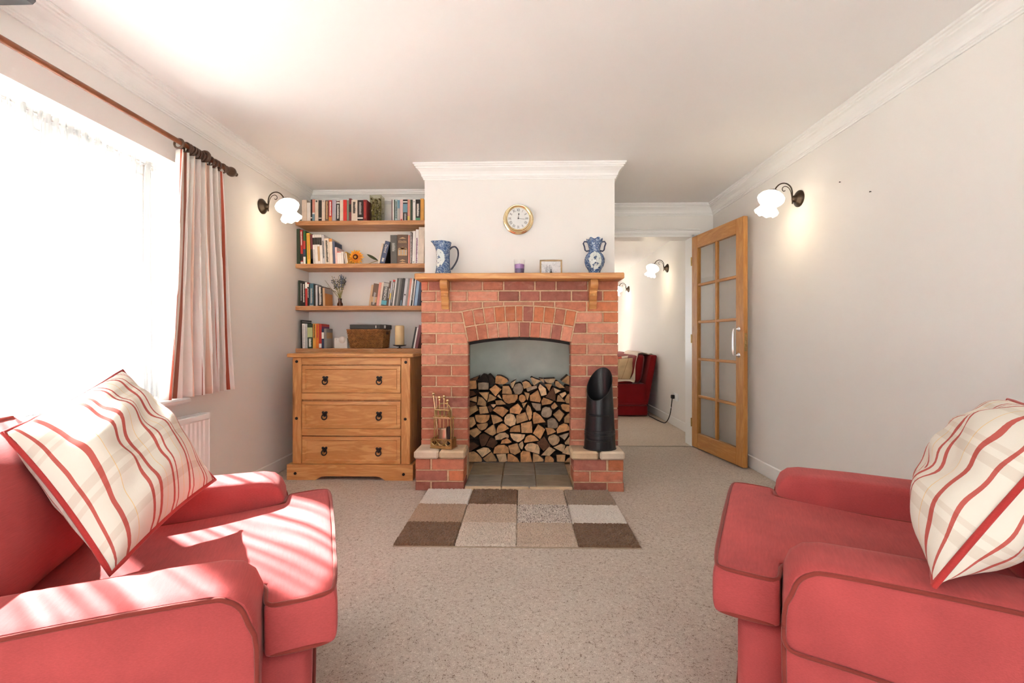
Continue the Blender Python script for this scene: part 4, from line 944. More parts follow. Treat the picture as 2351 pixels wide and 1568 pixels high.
def book(sh, n, b0, b1, t0, top_px, col, marks=(), dep=.15, fwd=0.0, extra='', cover2=None, side='window wall'):
    """b0,b1: foot of the spine, t0: head of its left edge (photo pixels on the shelf front)"""
    y = YBK + fwd; z0 = SHZ[sh]
    x0, x1 = PX(b0, y), PX(b1, y); xt, ztop = P(t0, top_px, y)
    pv = PREV.get((sh, side))
    if pv:           # stand clear of the neighbour, foot and head
        if x0 < pv[0] + .0004: dx = pv[0] + .0004 - x0; x0 += dx; x1 = max(x1, x0 + .003)
        zz_ = min(ztop - z0, pv[2]); need = pv[0] + .0006 + zz_ * pv[1] - x0
        if (xt - x0) * zz_ / (ztop - z0) < need: xt = x0 + need / zz_ * (ztop - z0)
    PREV[(sh, side)] = (x1, (xt - x0) / (ztop - z0), ztop - z0)
    h = math.hypot(xt - x0, ztop - z0); lean = math.atan2(xt - x0, ztop - z0); w = (x1 - x0) * math.cos(lean)
    lift = w * math.sin(-lean) if lean < 0 else 0      # the lower edge of a leaning book stands on the board
    # build upright at origin: x thickness, y depth, z height
    t = .0022; mb = MB()
    mb.box(0, w, 0, .003, 0, h, .0008); mb.box(0, t, .003, dep, 0, h); mb.box(w - t, w, .003, dep, 0, h)
    o = mb.build('book', bm_(col), local=True)
    M = Matrix.Translation((x0, y, z0 + .0003)) @ Matrix.Rotation(lean, 4, 'Y')
    # keep the lowest corner on the board
    low = min((M @ Vector(c)).z for c in ((0, 0, 0), (w, 0, 0))); M = Matrix.Translation((0, 0, z0 + .0003 - low)) @ M
    o.matrix_world = M
    ORIGIN[o.name] = Vector((0, 0, 0))
    MB().box(t, w - t, .003, dep - .004, .003, h - .003).build('pages', M_PAGE, o, local=True)
    for mk_ in marks:
        kind = mk_[0]
        if kind == 'band':      # (band, from, to, ink)
            MB().box(.0002, w - .0002, -.0005, .0002, h * mk_[1], h * mk_[2]).build('band', INK[mk_[3]], o, local=True)
        elif kind == 'txt':     # blurred lettering down the spine
            _, a, b, ink = mk_; q = MB(); rs = random.Random(int(b0 * 100)); zc_2 = b
            while zc_2 > a + .02:
                L = rs.uniform(.018, .034); q.box(w * .28, w * rs.uniform(.6, .76), -.0007, .0002, h * (zc_2 - L * .8), h * zc_2); zc_2 -= L
            q.build('lettering', INK[ink], o, local=True)
        elif kind == 'word':    # legible word running down the spine
            _, wd_, zz, sz, ink = mk_; text(wd_, sz, INK[ink], o, Matrix.Translation((w / 2, -.0009, h * zz)) @ Matrix.Rotation(R(90), 4, 'Y') @ Matrix.Rotation(R(90), 4, 'X'))
        elif kind == 'across':
            _, wd_, zz, sz, ink = mk_; text(wd_, sz, INK[ink], o, Matrix.Translation((w / 2, -.0009, h * zz)) @ Matrix.Rotation(R(90), 4, 'X'))
        elif kind == 'dot':
            MB().lathe([(w * .28, 0), (w * .28, .0008)], 14, Matrix.Translation((w / 2, .0002, h * mk_[1])) @ Matrix.Rotation(R(90), 4, 'X')).build('emblem', INK[mk_[2]], o, local=True)
        elif kind == 'facade':  # little palace front: three arches on a panel
            q = MB(); q.box(w * .08, w * .92, -.0006, .0002, h * .28, h * .50)
            for k in range(3): q.lathe([(w * .13, 0), (w * .13, .0008)], 14, Matrix.Translation((w * (.22 + .28 * k), .0002, h * (.50 + (.03 if k == 1 else 0)))) @ Matrix.Rotation(R(90), 4, 'X'))
            q.box(w * .38, w * .62, -.0006, .0002, h * .50, h * .55); q.build('emblem', INK['tan'], o, local=True)
            q = MB()
            for k in range(3):
                for r_ in range(2): q.box(w * (.15 + .28 * k), w * (.29 + .28 * k), -.0009, .0002, h * (.31 + .09 * r_), h * (.385 + .09 * r_))
            q.build('emblem_windows', INK['grey'], o, local=True)
            for zz, ww in ((.86, .34), (.10, .30), (.025, .36)):
                MB().prism([(w * (.5 - ww), h * zz), (w * (.5 + ww), h * zz), (w * .62, h * (zz + .035)), (w * .5, h * (zz + .055)), (w * .38, h * (zz + .035))], lambda u, w2, d: (u, d, w2), -.0008, .0002).build('ornament', INK['tan'], o, local=True)
        elif kind == 'cover':   # picture on the front board that shows beside the spine
            MB().box(w - .0002, w + .0006, .004, dep - .002, h * mk_[1], h * mk_[2]).build('cover_picture', INK[mk_[3]], o, local=True)
    lab = '%s%s book on the %s alcove shelf, %s from the %s' % (col, extra, WHERE[sh], ORD[n], side)
    tag(o, lab, 'book', 'books on the %s alcove shelf' % WHERE[sh])
    return o
a1 = lambda c: 685 + c / 15.67
S1 = [(125, 303, 215, 'cream', []), (310, 432, 315, 'white', []), (440, 497, 205, 'black', [('band', .14, .19, 'white')]), (500, 590, 200, 'salmon', [('band', 0, .33, 'blue'), ('band', .33, .40, 'white')]), (596, 712, 215, 'cream', [('dot', .93, 'black')]),
      (728, 832, 230, 'black', [('band', .13, .17, 'white')]), (840, 955, 232, 'cream', [('dot', .95, 'grey')]), (963, 1088, 235, 'brown', [('txt', .1, .95, 'tan')]), (1094, 1206, 230, 'red', [('txt', .25, .93, 'white'), ('band', 0, .20, 'orange')]), (1213, 1358, 215, 'lavender', [('txt', .05, .35, 'grey')]),
      (1368, 1484, 230, 'black', [('band', .84, .99, 'white'), ('band', .9, .95, 'red'), ('txt', .1, .78, 'white')]), (1490, 1610, 230, 'cream', []), (1614, 1738, 215, 'bright red', []), (1745, 1816, 230, 'sage', []), (1820, 1902, 165, 'maroon', [('band', .40, .74, 'black')]), (1906, 2122, 215, 'cream', [('txt', .35, .9, 'black')]), (2128, 2330, 225, 'black', [('band', .12, .17, 'white'), ('txt', .3, .9, 'grey')])]
n = 0
for b0, b1, tp, c, mk_ in S1: book(0, n, a1(b0), a1(b1), a1(b0), 445 + tp / 15.67, c, mk_); n += 1
a2 = lambda c: 830 + c / 15.67
book(0, n, a2(64), a2(196), a2(60), 445 + 215 / 15.67, 'dark red', [('txt', .1, .9, 'red')]); n += 1
S1b = [(1085, 1110, 205, 'maroon', []), (1112, 1164, 205, 'white', []), (1166, 1200, 210, 'dark green', []), (1202, 1288, 205, 'aqua', [('txt', .1, .92, 'black')]), (1292, 1376, 225, 'blue', [('band', .0, .6, 'grey')]), (1382, 1488, 205, 'pink', [('dot', .05, 'red')]), (1494, 1652, 205, 'black', [('band', .40, .80, 'blue'), ('txt', .02, .34, 'grey'), ('band', .86, .92, 'white')]),
       (1656, 1720, 205, 'salmon', [('band', 0, .22, 'yellow')]), (1722, 1756, 208, 'tan', []), (1760, 1838, 210, 'dark green', []), (1842, 1942, 205, 'white', [('dot', .9, 'grey')]), (1946, 2112, 205, 'black', [('txt', .2, .8, 'white'), ('band', 0, .14, 'green')]), (2116, 2236, 170, 'amber', [])]
for i, (b0, b1, tp, c, mk_) in enumerate(S1b): book(0, len(S1b) - 1 - i, a2(b0), a2(b1), a2(b0), 445 + tp / 15.67, c, mk_, side='chimney breast')
a3 = lambda c: 675 + c / 15.67
S2 = [(100, 212, 90, 85, 'dark green', []), (240, 326, 215, 125, 'red', [('txt', .55, .95, 'white'), ('band', .1, .3, 'black'), ('band', .0, .07, 'white')]), (338, 424, 325, 155, 'green', [('band', .45, .70, 'red'), ('band', .22, .45, 'navy'), ('band', 0, .22, 'white')]), (474, 592, 442, 240, 'yellow', [('txt', .15, .95, 'orange')]),
      (606, 690, 570, 285, 'maroon', [('band', 0, .5, 'black'), ('band', 0, .18, 'blue')]), (698, 778, 606, 300, 'white', [('band', .66, .90, 'black'), ('txt', .05, .5, 'grey')]), (784, 866, 694, 295, 'white', [('band', .66, .90, 'black')]), (870, 946, 782, 292, 'white', [('band', .66, .90, 'black'), ('band', .1, .6, 'tan')]), (950, 1032, 866, 292, 'white', [('band', .64, .90, 'black')]),
      (1036, 1122, 958, 305, 'pale grey', [('txt', .2, .8, 'black')]), (1128, 1284, 1058, 430, 'cream', [('txt', .06, .92, 'black')]), (1290, 1400, 1252, 440, 'cream', [('band', .88, 1, 'orange')]), (1408, 1484, 1382, 530, 'slate blue', [('cover', .05, .95, 'navy')]), (1490, 1560, 1445, 745, 'pink', []), (1564, 1640, 1542, 890, 'white', [('band', .9, .97, 'red')]), (1644, 1716, 1624, 900, 'white', [('band', .92, .97, 'red')]), (1722, 1782, 1704, 905, 'white', [])]
for i, (b0, b1, t0, tp, c, mk_) in enumerate(S2): book(1, i, a3(b0), a3(b1), a3(t0), 520 + tp / 15.67, c, mk_)
book(1, len(S2), a3(1852), a3(1896), a3(1760), 520 + 912 / 15.67, 'cream', [], extra=' leaning'); book(1, len(S2) + 1, a3(1902), a3(1944), a3(1842), 520 + 915 / 15.67, 'yellow', [('band', .1, .9, 'white')], extra=' leaning')
a4 = lambda c: 825 + c / 15.17
S2b = [(640, 706, 780, 670, 'cream', []), (712, 884, 905, 612, 'slate blue', [('word', 'David', .66, .030, 'white'), ('txt', .08, .24, 'white'), ('cover', 0, 1, 'black')]), (1090, 1312, 1075, 372, 'dark grey', [('txt', .42, .72, 'grey')]), (1316, 1694, 1316, 360, 'brown', [('across', 'Charles', .775, .021, 'tan'), ('across', 'Dickens', .735, .021, 'tan'), ('facade',)]), (1698, 1758, 1698, 376, 'salmon', []), (1762, 1832, 1768, 272, 'black', [('txt', .02, .98, 'white')]),
       (1836, 1932, 1862, 232, 'white', [('dot', .05, 'grey')]), (1936, 2040, 1968, 180, 'white', [('txt', .02, .75, 'purple')]), (2044, 2240, 2050, 98, 'cream', [])]
for i, (b0, b1, t0, tp, c, mk_) in enumerate(S2b): book(1, len(S2b) - 1 - i, a4(b0), a4(b1), a4(t0), 515 + tp / 15.17, c, mk_, side='chimney breast', extra=' leaning' if i < 2 else '')
S3 = [(156, 216, 150, 292, 'dark green', []), (220, 302, 216, 312, 'black', [('txt', .2, .9, 'grey')]), (308, 402, 300, 345, 'black', [('txt', .15, .9, 'white')]), (408, 482, 384, 362, 'red', [('band', .74, 1, 'white')]), (488, 546, 472, 422, 'black', [('txt', .35, .8, 'white'), ('band', .86, 1, 'white')]), (556, 700, 556, 402, 'teal', [('txt', .12, .78, 'grey'), ('band', 0, .05, 'grey')]), (704, 770, 692, 440, 'black', []), (778, 850, 744, 462, 'pale grey', []), (860, 1034, 806, 512, 'black', [('txt', .04, .97, 'white'), ('txt', .1, .6, 'white')]), (1042, 1118, 960, 560, 'tan', [('cover', .02, .70, 'orange'), ('cover', .70, .98, 'grey')])]
for i, (b0, b1, t0, tp, c, mk_) in enumerate(S3): book(2, i, a3(b0), a3(b1), a3(t0), 625 + tp / 15.67, c, mk_)
a6 = lambda c: 835 + c / 16.79
S3b = [(190, 272, 300, 495, 'tan', []), (276, 472, 392, 452, 'brown', [('band', .15, .4, 'tan'), ('txt', .05, .6, 'grey')]), (478, 578, 540, 402, 'salmon', []), (582, 660, 640, 392, 'cream', []), (664, 872, 728, 405, 'dark grey', [('word', 'FRENCH', .52, .028, 'white'), ('band', .04, .22, 'cyan'), ('band', .82, .97, 'grey')]), (876, 946, 880, 345, 'brown', [('txt', .3, .7, 'white')]), (950, 1004, 946, 325, 'pale grey', [('band', .25, .5, 'yellow')]), (1008, 1100, 1050, 300, 'dark grey', [('txt', .1, .7, 'grey'), ('band', .93, 1, 'red'), ('txt', .6, .9, 'white')]),
       (1104, 1158, 1190, 232, 'white', []), (1162, 1230, 1246, 235, 'dark grey', []), (1234, 1300, 1312, 235, 'grey', []), (1304, 1372, 1372, 238, 'dark grey', []), (1376, 1482, 1466, 238, 'black', [('txt', .0, .2, 'blue')]), (1486, 1592, 1584, 238, 'pale grey', [('dot', .4, 'black')]), (1596, 1664, 1686, 240, 'grey', []), (1668, 1742, 1744, 238, 'salmon', []), (1746, 1802, 1832, 240, 'white', []), (1806, 1862, 1892, 240, 'black', [('txt', .2, .9, 'grey')]), (1866, 1906, 1944, 245, 'white', []), (1910, 1940, 1986, 260, 'navy', []), (1944, 2052, 2022, 310, 'light blue', []), (2056, 2142, 2108, 350, 'navy', [])]
for i, (b0, b1, t0, tp, c, mk_) in enumerate(S3b): book(2, len(S3b) - 1 - i, a6(b0), a6(b1), a6(t0), 625 + tp / 16.79, c, mk_, side='chimney breast')
a7 = lambda c: 680 + c / 15.67
S4 = [(158, 214, 150, 150, 'black', [('cover', .92, .95, 'grey')]), (226, 322, 188, 285, 'white', [('txt', .05, .95, 'grey')]), (326, 408, 302, 288, 'pale grey', [('txt', .1, .9, 'grey')]), (412, 594, 398, 290, 'dark green', [('band', .45, .85, 'palegreen'), ('txt', .05, .4, 'white')]), (598, 704, 598, 282, 'amber', [('txt', .4, .97, 'black')]), (708, 812, 708, 282, 'orange', [('txt', .42, .97, 'red')]), (820, 912, 820, 300, 'red', [('band', .03, .2, 'white'), ('cover', .0, .9, 'purple')]), (916, 1000, 908, 470, 'navy', [('band', .5, .82, 'white')]), (1006, 1092, 960, 460, 'grey', [('cover', .05, .5, 'grey'), ('cover', .5, .8, 'tan')])]
for i, (b0, b1, t0, tp, c, mk_) in enumerate(S4): book(3, i, a7(b0), a7(b1), a7(t0), 725 + tp / 15.67, c, mk_, dep=.17 if i == 0 else .12 if i > 6 else .15)
a8 = lambda c: 825 + c / 15.67
S4b = [(1870, 1930, 2015, 408, 'black', []), (1936, 1990, 2066, 425, 'white', []), (1998, 2104, 2118, 345, 'maroon', [])]
for i, (b0, b1, t0, tp, c, mk_) in enumerate(S4b): book(3, len(S4b) - 1 - i, a8(b0), a8(b1), a8(t0), 725 + tp / 15.67, c, mk_, side='chimney breast', extra=' leaning')

# ================================================================== THINGS ON THE SHELVES
def shelf_pt(px, sh, Y): return PX(px, Y), SHZ[sh]
# square glass vase filled with dried stems
YV = 3.70
gx0, gx1 = PX(848.7, YV), PX(875.2, YV); gz = SHZ[0]; gh = PZ(862, 447.5, YV) - gz
gv = thing('glass_vase', 'square clear glass vase packed with dried stems on the top shelf', 'vase', ((gx0 + gx1) / 2, YV + .047, gz))
g = MB(); t_ = .004
g.box(gx0, gx1, YV, YV + t_, gz + .0005, gz + gh).box(gx0, gx1, YV + .09, YV + .094, gz + .0005, gz + gh).box(gx0, gx0 + t_, YV + t_, YV + .09, gz + .0005, gz + gh).box(gx1 - t_, gx1, YV + t_, YV + .09, gz + .0005, gz + gh).box(gx0, gx1, YV, YV + .094, gz + .0005, gz + .008)
g.build('glass', mk_glass('olive_tinted_glass', (.90, .90, .80)), gv)
rs = random.Random(4)
for nm, col, cnt in (('stems', (.30, .27, .08), 46), ('seed_heads', (.09, .065, .03), 70), ('pale_petals', (.62, .54, .40), 60)):
    q = MB()
    for k in range(cnt):
        x, y = rs.uniform(gx0 + .01, gx1 - .01), rs.uniform(YV + .008, YV + .086)
        if nm == 'stems':
            z1 = gz + rs.uniform(.10, gh - .01); q.tube([(x, y, gz + .01), (x + rs.uniform(-.012, .012), y, (gz + z1) / 2), (min(gx1 - .008, max(gx0 + .008, x + rs.uniform(-.02, .02))), y, z1)], .0016, 5)
        else:
            z = gz + rs.uniform(.015, gh - .02); q.ball((x, y, z), rs.uniform(.004, .0075), 6, 4, (1, .7, rs.uniform(.7, 1.7)), M=Matrix.Rotation(rs.uniform(0, 3), 4, 'Y'))
    tag(q.build(nm, plain('dried_' + nm, col, rough=.9, var=.3, vscale=60), gv), kind='stuff')
# artificial sunflower lying on the second shelf
YS = 3.70; sx, sz = P(817, 590, YS); s0 = SHZ[1]
sf = thing('sunflower', 'artificial orange sunflower head with a green leaf lying on the second shelf', 'artificial flower', (sx, YS, s0))
M_PET = plain('sunflower_petals', (.80, .36, .02), rough=.6, var=.25, vscale=25); M_PET2 = plain('sunflower_petals_deep', (.72, .22, .01), rough=.6, var=.2, vscale=25)
M_LEAF = plain('silk_leaf', (.045, .06, .012), rough=.6, var=.3, vscale=30)
sz = max(sz, s0 + .048)
for ringi, (n_, L, off, mt) in enumerate(((17, .062, 0, M_PET), (13, .046, .2, M_PET2))):
    for k in range(n_):
        a = 2 * math.pi * k / n_ + off; L2 = L * random.uniform(.88, 1.1); 
        if math.sin(a) < -.55: L2 = min(L2, (sz - s0 - .003) / -math.sin(a) - .002)
        pr = [(.012, 0), (.35 * L2, .0075), (.7 * L2, .0085), (.92 * L2, .004), (L2, 0), (.92 * L2, -.004), (.7 * L2, -.0085), (.35 * L2, -.0075)]
        q = MB(); ca, sa = math.cos(a), math.sin(a)
        q.prism(pr, lambda u, w, d: (sx + u * ca - w * sa, YS - .004 - ringi * .008 + d + (u / L2) ** 2 * .016, sz + u * sa + w * ca), 0, .0016)
        q.build('petal', mt, sf)
MB().ball((sx, YS - .008, sz), .022, 18, 10, (1, .35, 1)).build('flower_disc', plain('sunflower_disc', (.07, .012, .004), rough=.95, bump=.6, bscale=200), sf, smooth=60)
MB().ball((sx, YS - .013, sz - .002), .012, 14, 8, (1, .35, 1)).build('disc_centre', plain('sunflower_centre', (.55, .25, .03), rough=.9), sf, smooth=60)
lx0, lz0 = P(841, 583, YS); lx1, lz1 = P(868, 598, YS)
def leafm(p0, p1, wd, nrm, name, mat, par, k=9):
    p0, p1 = Vector(p0), Vector(p1); ax = p1 - p0; sd = ax.cross(Vector(nrm)).normalized(); q = MB()
    def fn(u, v):
        w = wd * math.sin(math.pi * u) ** .8; return p0 + ax * u + sd * w * (v - .5) * 2 + Vector(nrm) * (.004 * math.sin(math.pi * u) - .004 * abs(v - .5))
    q.grid(fn, k, 4); o = q.build(name, mat, par, smooth=60, fixn=False); m_ = o.modifiers.new('s', 'SOLIDIFY'); m_.thickness = .0008; return o
leafm((lx0, YS + .01, lz0), (lx1, YS + .0, lz1), .011, (0, -1, 0), 'leaf', M_LEAF, sf)
MB().tube([(sx + .02, YS + .004, s0 + .004), (sx + .09, YS + .012, s0 + .004), (lx1, YS, max(lz1, s0 + .004))], .003, 6).build('stem', plain('silk_stem', (.35, .30, .13), rough=.7), sf)
# little brown vase with dried flowers
YT = 3.71; vx = PX(780.6, YT); v0 = SHZ[2]; k_ = 1 / 282.
bv = thing('bud_vase', 'small brown glazed bud vase with a spray of dried blue flowers, third shelf', 'vase', (vx, YT, v0))
MB().lathe([(.019, 0), (.022, .004), (.0225, .018), (.020, .027), (.0145, .033), (.0135, .052), (.0155, .060), (.0155, .064), (.012, .064), (.011, .050)], 20, Matrix.Translation((vx, YT, v0 + .0005))).build('vase_body', plain('brown_glaze', (.075, .025, .012), rough=.15, var=.5, vscale=25), bv, smooth=50)
rs = random.Random(11); stems = MB(); buds = MB(); heads = MB()
zt_ = PZ(780, 629, YT)
for k in range(16):
    a = rs.uniform(-.055, .075) if k > 3 else rs.uniform(-.07, -.03); top = Vector((vx + a, YT + rs.uniform(-.02, .02), zt_ - rs.uniform(0, .07) - abs(a) * .25))
    p0 = Vector((vx + rs.uniform(-.006, .006), YT, v0 + .055)); mid_ = p0.lerp(top, .5) + Vector((rs.uniform(-.008, .008), 0, .01))
    stems.tube(smooth_path([p0, mid_, top], 4), .0013, 5)
    for _ in range(10):
        c = p0.lerp(top, rs.uniform(.55, 1.0)) + Vector((rs.uniform(-.014, .014), rs.uniform(-.01, .01), rs.uniform(-.01, .012)))
        (buds if rs.random() < .62 else heads).ball(c, rs.uniform(.0025, .0052), 6, 4)
for k in range(70):
    heads.ball((vx + .012 + rs.gauss(0, .012), YT + rs.gauss(0, .008), zt_ - .062 + rs.gauss(0, .022)), rs.uniform(.003, .006), 6, 4)
stems.build('stems', plain('dried_green_stems', (.22, .20, .04), rough=.8), bv); tag(buds.build('seed_buds', plain('dark_buds', (.045, .04, .035), rough=.9), bv), kind='stuff'); tag(heads.build('flower_heads', plain('dried_blue_petals', (.16, .20, .27), rough=.9, var=.3, vscale=60), bv), kind='stuff')
for (ax_, az_) in ((746, 643), (752, 657), (762, 666)):
    ex, ez = P(ax_, az_, YT); stems2 = MB().tube(smooth_path([(vx, YT, v0 + .055), (vx - .04 * (780 - ax_) / 30, YT, v0 + .11), (ex, YT - .005, ez)], 5), [.0016] * 10 + [.0008], 5); stems2.build('grass_blade', plain('dried_grass', (.20, .15, .06), rough=.8), bv)
# white ornament
YO = 3.70; ox0, ox1 = PX(767, YO), PX(797.2, YO); o0 = SHZ[3]; oh = PZ(780, 775.4, YO) - o0
M_CER = plain('matt_white_ceramic', (.72, .69, .65), rough=.5)
orn = thing('ornament', 'white square ornament with a domed ball on its face, lowest shelf', 'ornament', ((ox0 + ox1) / 2, YO, o0))
MB().box(ox0, ox1, YO, YO + .035, o0 + .0005, o0 + oh, .003).build('block', M_CER, orn, smooth=40)
ocx, ocz = P(785.3, 780, YO); MB().ball((ocx, YO + .004, ocz), .029, 24, 14, (1, .75, 1)).build('dome', M_CER, orn, smooth=60)
MB().ball((PX(772.5, YO), YO, PZ(772, 779.5, YO)), .0022, 8, 6).build('hole', M_IRON, orn)
# wicker basket with a dark box lying on it
YK = 3.662; bx0, bx1 = PX(796.5, YK), PX(879, YK); bb0, bb1 = PX(803, YK), PX(876.5, YK); bh = PZ(838, 756, YK) - SHZ[3]; bd = .205
bk_ = thing('basket', 'brown woven wicker basket on the lowest shelf beneath a flat dark box', 'basket', ((bx0 + bx1) / 2, YK + bd / 2, SHZ[3]))
M_WICK = plain('wicker', (.30, .125, .035), rough=.7, var=.4, vscale=45); M_WICKD = plain('wicker_shadow', (.07, .028, .01), rough=.9)
def bsk(t, ins=0.0):
    x0 = bb0 + (bx0 - bb0) * t + ins; x1 = bb1 + (bx1 - bb1) * t - ins; y0 = YK + .012 * (1 - t) + ins; y1 = YK + bd - .012 * (1 - t) - ins
    return x0, x1, y0, y1
core_ = MB(); a_, b_ = bsk(0, .006), bsk(1, .006); z0_, z1_ = SHZ[3] + .001, SHZ[3] + bh - .006
core_.add([(a_[0], a_[2], z0_), (a_[1], a_[2], z0_), (a_[1], a_[3], z0_), (a_[0], a_[3], z0_), (b_[0], b_[2], z1_), (b_[1], b_[2], z1_), (b_[1], b_[3], z1_), (b_[0], b_[3], z1_)], [(0, 1, 2, 3), (0, 4, 5, 1), (1, 5, 6, 2), (2, 6, 7, 3), (3, 7, 4, 0), (4, 7, 6, 5)])
core_.build('lining', M_WICKD, bk_)
wv_ = MB(); NR = 17
for r_ in range(NR):
    t = (r_ + .5) / NR; x0, x1, y0, y1 = bsk(t); z = SHZ[3] + .004 + (bh - .014) * t; path = []
    for (pa, pb, nn, nx_, ny_) in (((x0, y0), (x1, y0), 40, 0, -1), ((x1, y0), (x1, y1), 26, 1, 0), ((x1, y1), (x0, y1), 12, 0, 1), ((x0, y1), (x0, y0), 26, -1, 0)):
        for i in range(nn):
            u = i / nn; wob = .0022 * (1 if (i + r_) % 2 else -1); path.append((pa[0] + (pb[0] - pa[0]) * u + nx_ * wob, pa[1] + (pb[1] - pa[1]) * u + ny_ * wob, z + random.uniform(-.0006, .0006)))
    wv_.tube(path, .0042, 5, closed=True)
tag(wv_.build('woven_strands', M_WICK, bk_), kind='stuff')
x0, x1, y0, y1 = bsk(1.03); rim = [(x0, y0), (x1, y0), (x1, y1), (x0, y1)]
MB().tube([(x + (x2 - x) * k / 6, y + (y2 - y) * k / 6, SHZ[3] + bh - .004) for (x, y), (x2, y2) in zip(rim, rim[1:] + rim[:1]) for k in range(6)], .006, 7, closed=True).build('rim', M_WICK, bk_, smooth=60)
q = MB(); x1 = bsk(.86)[1]; q.box(x1 - .004, x1 + .0052, YK + bd * .40, YK + bd * .72, SHZ[3] + bh * .74, SHZ[3] + bh * .90); q.build('handle_slot', M_WICKD, bk_)
zb = SHZ[3] + bh + .0025
fb = thing('flat_box', 'dark grey flat boxed case lying across the wicker basket', 'box', ((bx0 + bx1) / 2, YK + .09, zb))
fx0, fx1 = PX(803, YK + .012), PX(886.5, YK + .012); fz1 = PZ(845, 745.2, YK + .012)
MB().box(fx0, fx1, YK + .012, YK + .17, zb, fz1, .003).build('case', plain('charcoal_card', (.045, .043, .038), rough=.5, var=.2), fb)
for a, b, k in ((862, 864, 'white'), (882, 885.5, 'grey')): MB().box(PX(a, YK + .012), PX(b, YK + .012), YK + .0112, YK + .013, zb + (fz1 - zb) * .2, zb + (fz1 - zb) * .8).build('label_mark', INK[k], fb)
MB().box(PX(872, YK + .012), PX(880.5, YK + .012), YK + .0114, YK + .013, zb + .002, fz1 - .002).build('label_panel', INK['black'], fb)
# pillar candle on a black dish
YD = 3.715; cxd = PX(917.5, YD); cz0 = SHZ[3]
cs = thing('candle_dish', 'black footed iron dish under the pillar candle', 'candle holder', (cxd, YD, cz0))
MB().lathe([(.021, 0), (.020, .003), (.007, .008), (.007, .014), (.03, .018), (.052, .024), (.054, .028), (.050, .028), (.03, .0235), (.0005, .022)], 28, Matrix.Translation((cxd, YD, cz0 + .0005))).build('dish', M_IRON, cs, smooth=40)
cd = thing('pillar_candle', 'thick cream pillar candle standing on the black dish', 'candle', (cxd, YD, cz0 + .024))
ch_ = PZ(917, 747.5, YD) - cz0 - .024
MB().lathe([(.035, 0), (.0375, .004), (.0375, ch_ - .008), (.034, ch_ - .001), (.03, ch_ + .001), (.024, ch_ - .006), (.0005, ch_ - .008)], 28, Matrix.Translation((cxd, YD, cz0 + .0242))).build('wax', plain('cream_wax', (.72, .55, .30), rough=.5, var=.06), cd, smooth=40)
MB().tube([(cxd, YD, cz0 + ch_ + .015), (cxd + .001, YD, cz0 + ch_ + .026)], .0012, 6).build('wick', M_IRON, cd)

# ================================================================== THINGS ON THE MANTEL
def willow(name, panel_u=(.0, .0), seed=0.0):
    m, nt, b = new_mat(name); v = texco(nt)
    mp = N(nt, 'ShaderNodeVectorMath', operation='ADD'); mp.inputs[1].default_value = (seed, seed * 2, seed * .5); link(nt, v, mp.inputs[0])
    n1 = noise_tex(nt, mp.outputs[0], 95, 4, .65, 1.6); n2 = noise_tex(nt, mp.outputs[0], 32, 3, .6, 1.0)
    r1 = ramp(nt, [(.40, (.018, .045, .14)), (.52, (.05, .12, .28)), (.62, (.50, .60, .68))]); link(nt, n1.outputs['Fac'], r1.inputs['Fac'])
    r2 = ramp(nt, [(.38, (.62, .68, .66)), (.56, (.66, .71, .68)), (.60, (.05, .09, .17)), (.70, (.10, .16, .30))]); link(nt, n2.outputs['Fac'], r2.inputs['Fac'])
    # oval scene on the side that faces the room
    vs_ = N(nt, 'ShaderNodeVectorMath', operation='SUBTRACT'); vs_.inputs[1].default_value = panel_u; link(nt, v, vs_.inputs[0])
    sc2 = N(nt, 'ShaderNodeVectorMath', operation='MULTIPLY'); sc2.inputs[1].default_value = (22.0, 14.0, 15.0); link(nt, vs_.outputs[0], sc2.inputs[0])
    ln = N(nt, 'ShaderNodeVectorMath', operation='LENGTH'); link(nt, sc2.outputs[0], ln.inputs[0])
    n3 = noise_tex(nt, mp.outputs[0], 60, 3); ad = N(nt, 'ShaderNodeMath', operation='MULTIPLY_ADD'); ad.inputs[1].default_value = .5; link(nt, n3.outputs['Fac'], ad.inputs[0]); link(nt, ln.outputs['Value'], ad.inputs[2])
    gt = N(nt, 'ShaderNodeMath', operation='LESS_THAN'); gt.inputs[1].default_value = 1.18; link(nt, ad.outputs[0], gt.inputs[0])
    mm = N(nt, 'ShaderNodeMix', data_type='RGBA'); link(nt, gt.outputs[0], mm.inputs[0]); link(nt, r1.outputs['Color'], mm.inputs[6]); link(nt, r2.outputs['Color'], mm.inputs[7])
    link(nt, mm.outputs[2], b.inputs['Base Color']); b.inputs['Roughness'].default_value = .12
    return m
YJ = 3.19; MT = MZ1 + .0004
jx = PX(1017.5, YJ); jh = PZ(1017, 555.5, YJ) - MT
jug = thing('jug', 'tall blue and white transfer printed jug on the mantel, handle toward the clock', 'jug', (jx, YJ, MT))
prof = [(.058, 0), (.060, .006), (.056, .02), (.050, .05), (.0475, .09), (.047, .13), (.048, .17), (.051, .20), (.056, jh - .012), (.059, jh - .004), (.0575, jh), (.054, jh - .003), (.044, .20), (.042, .03), (.0005, .02)]
def jmod(ph, i, r, z):
    k = max(0, (z - .16) / (jh - .16)) if i < 13 else 0; c = max(0, -math.cos(ph)) ** 6
    return r + .030 * k * k * c, z + .006 * k * c - .004 * k * max(0, math.cos(ph))
MB().lathe(prof, 40, Matrix.Translation((jx, YJ, MT)), jmod).build('jug_body', willow('blue_willow_jug', (jx - .024, YJ - .038, MT + .12), 1.0), jug, smooth=60)
hp = [(.045, .185), (.062, .20), (.085, .203), (.103, .18), (.106, .145), (.098, .11), (.080, .075), (.055, .042)]
MB().tube(smooth_path([(jx + a, YJ, MT + z) for a, z in hp], 5), .0058, 10).build('handle', plain('navy_glaze', (.022, .022, .045), rough=.15), jug, smooth=60)
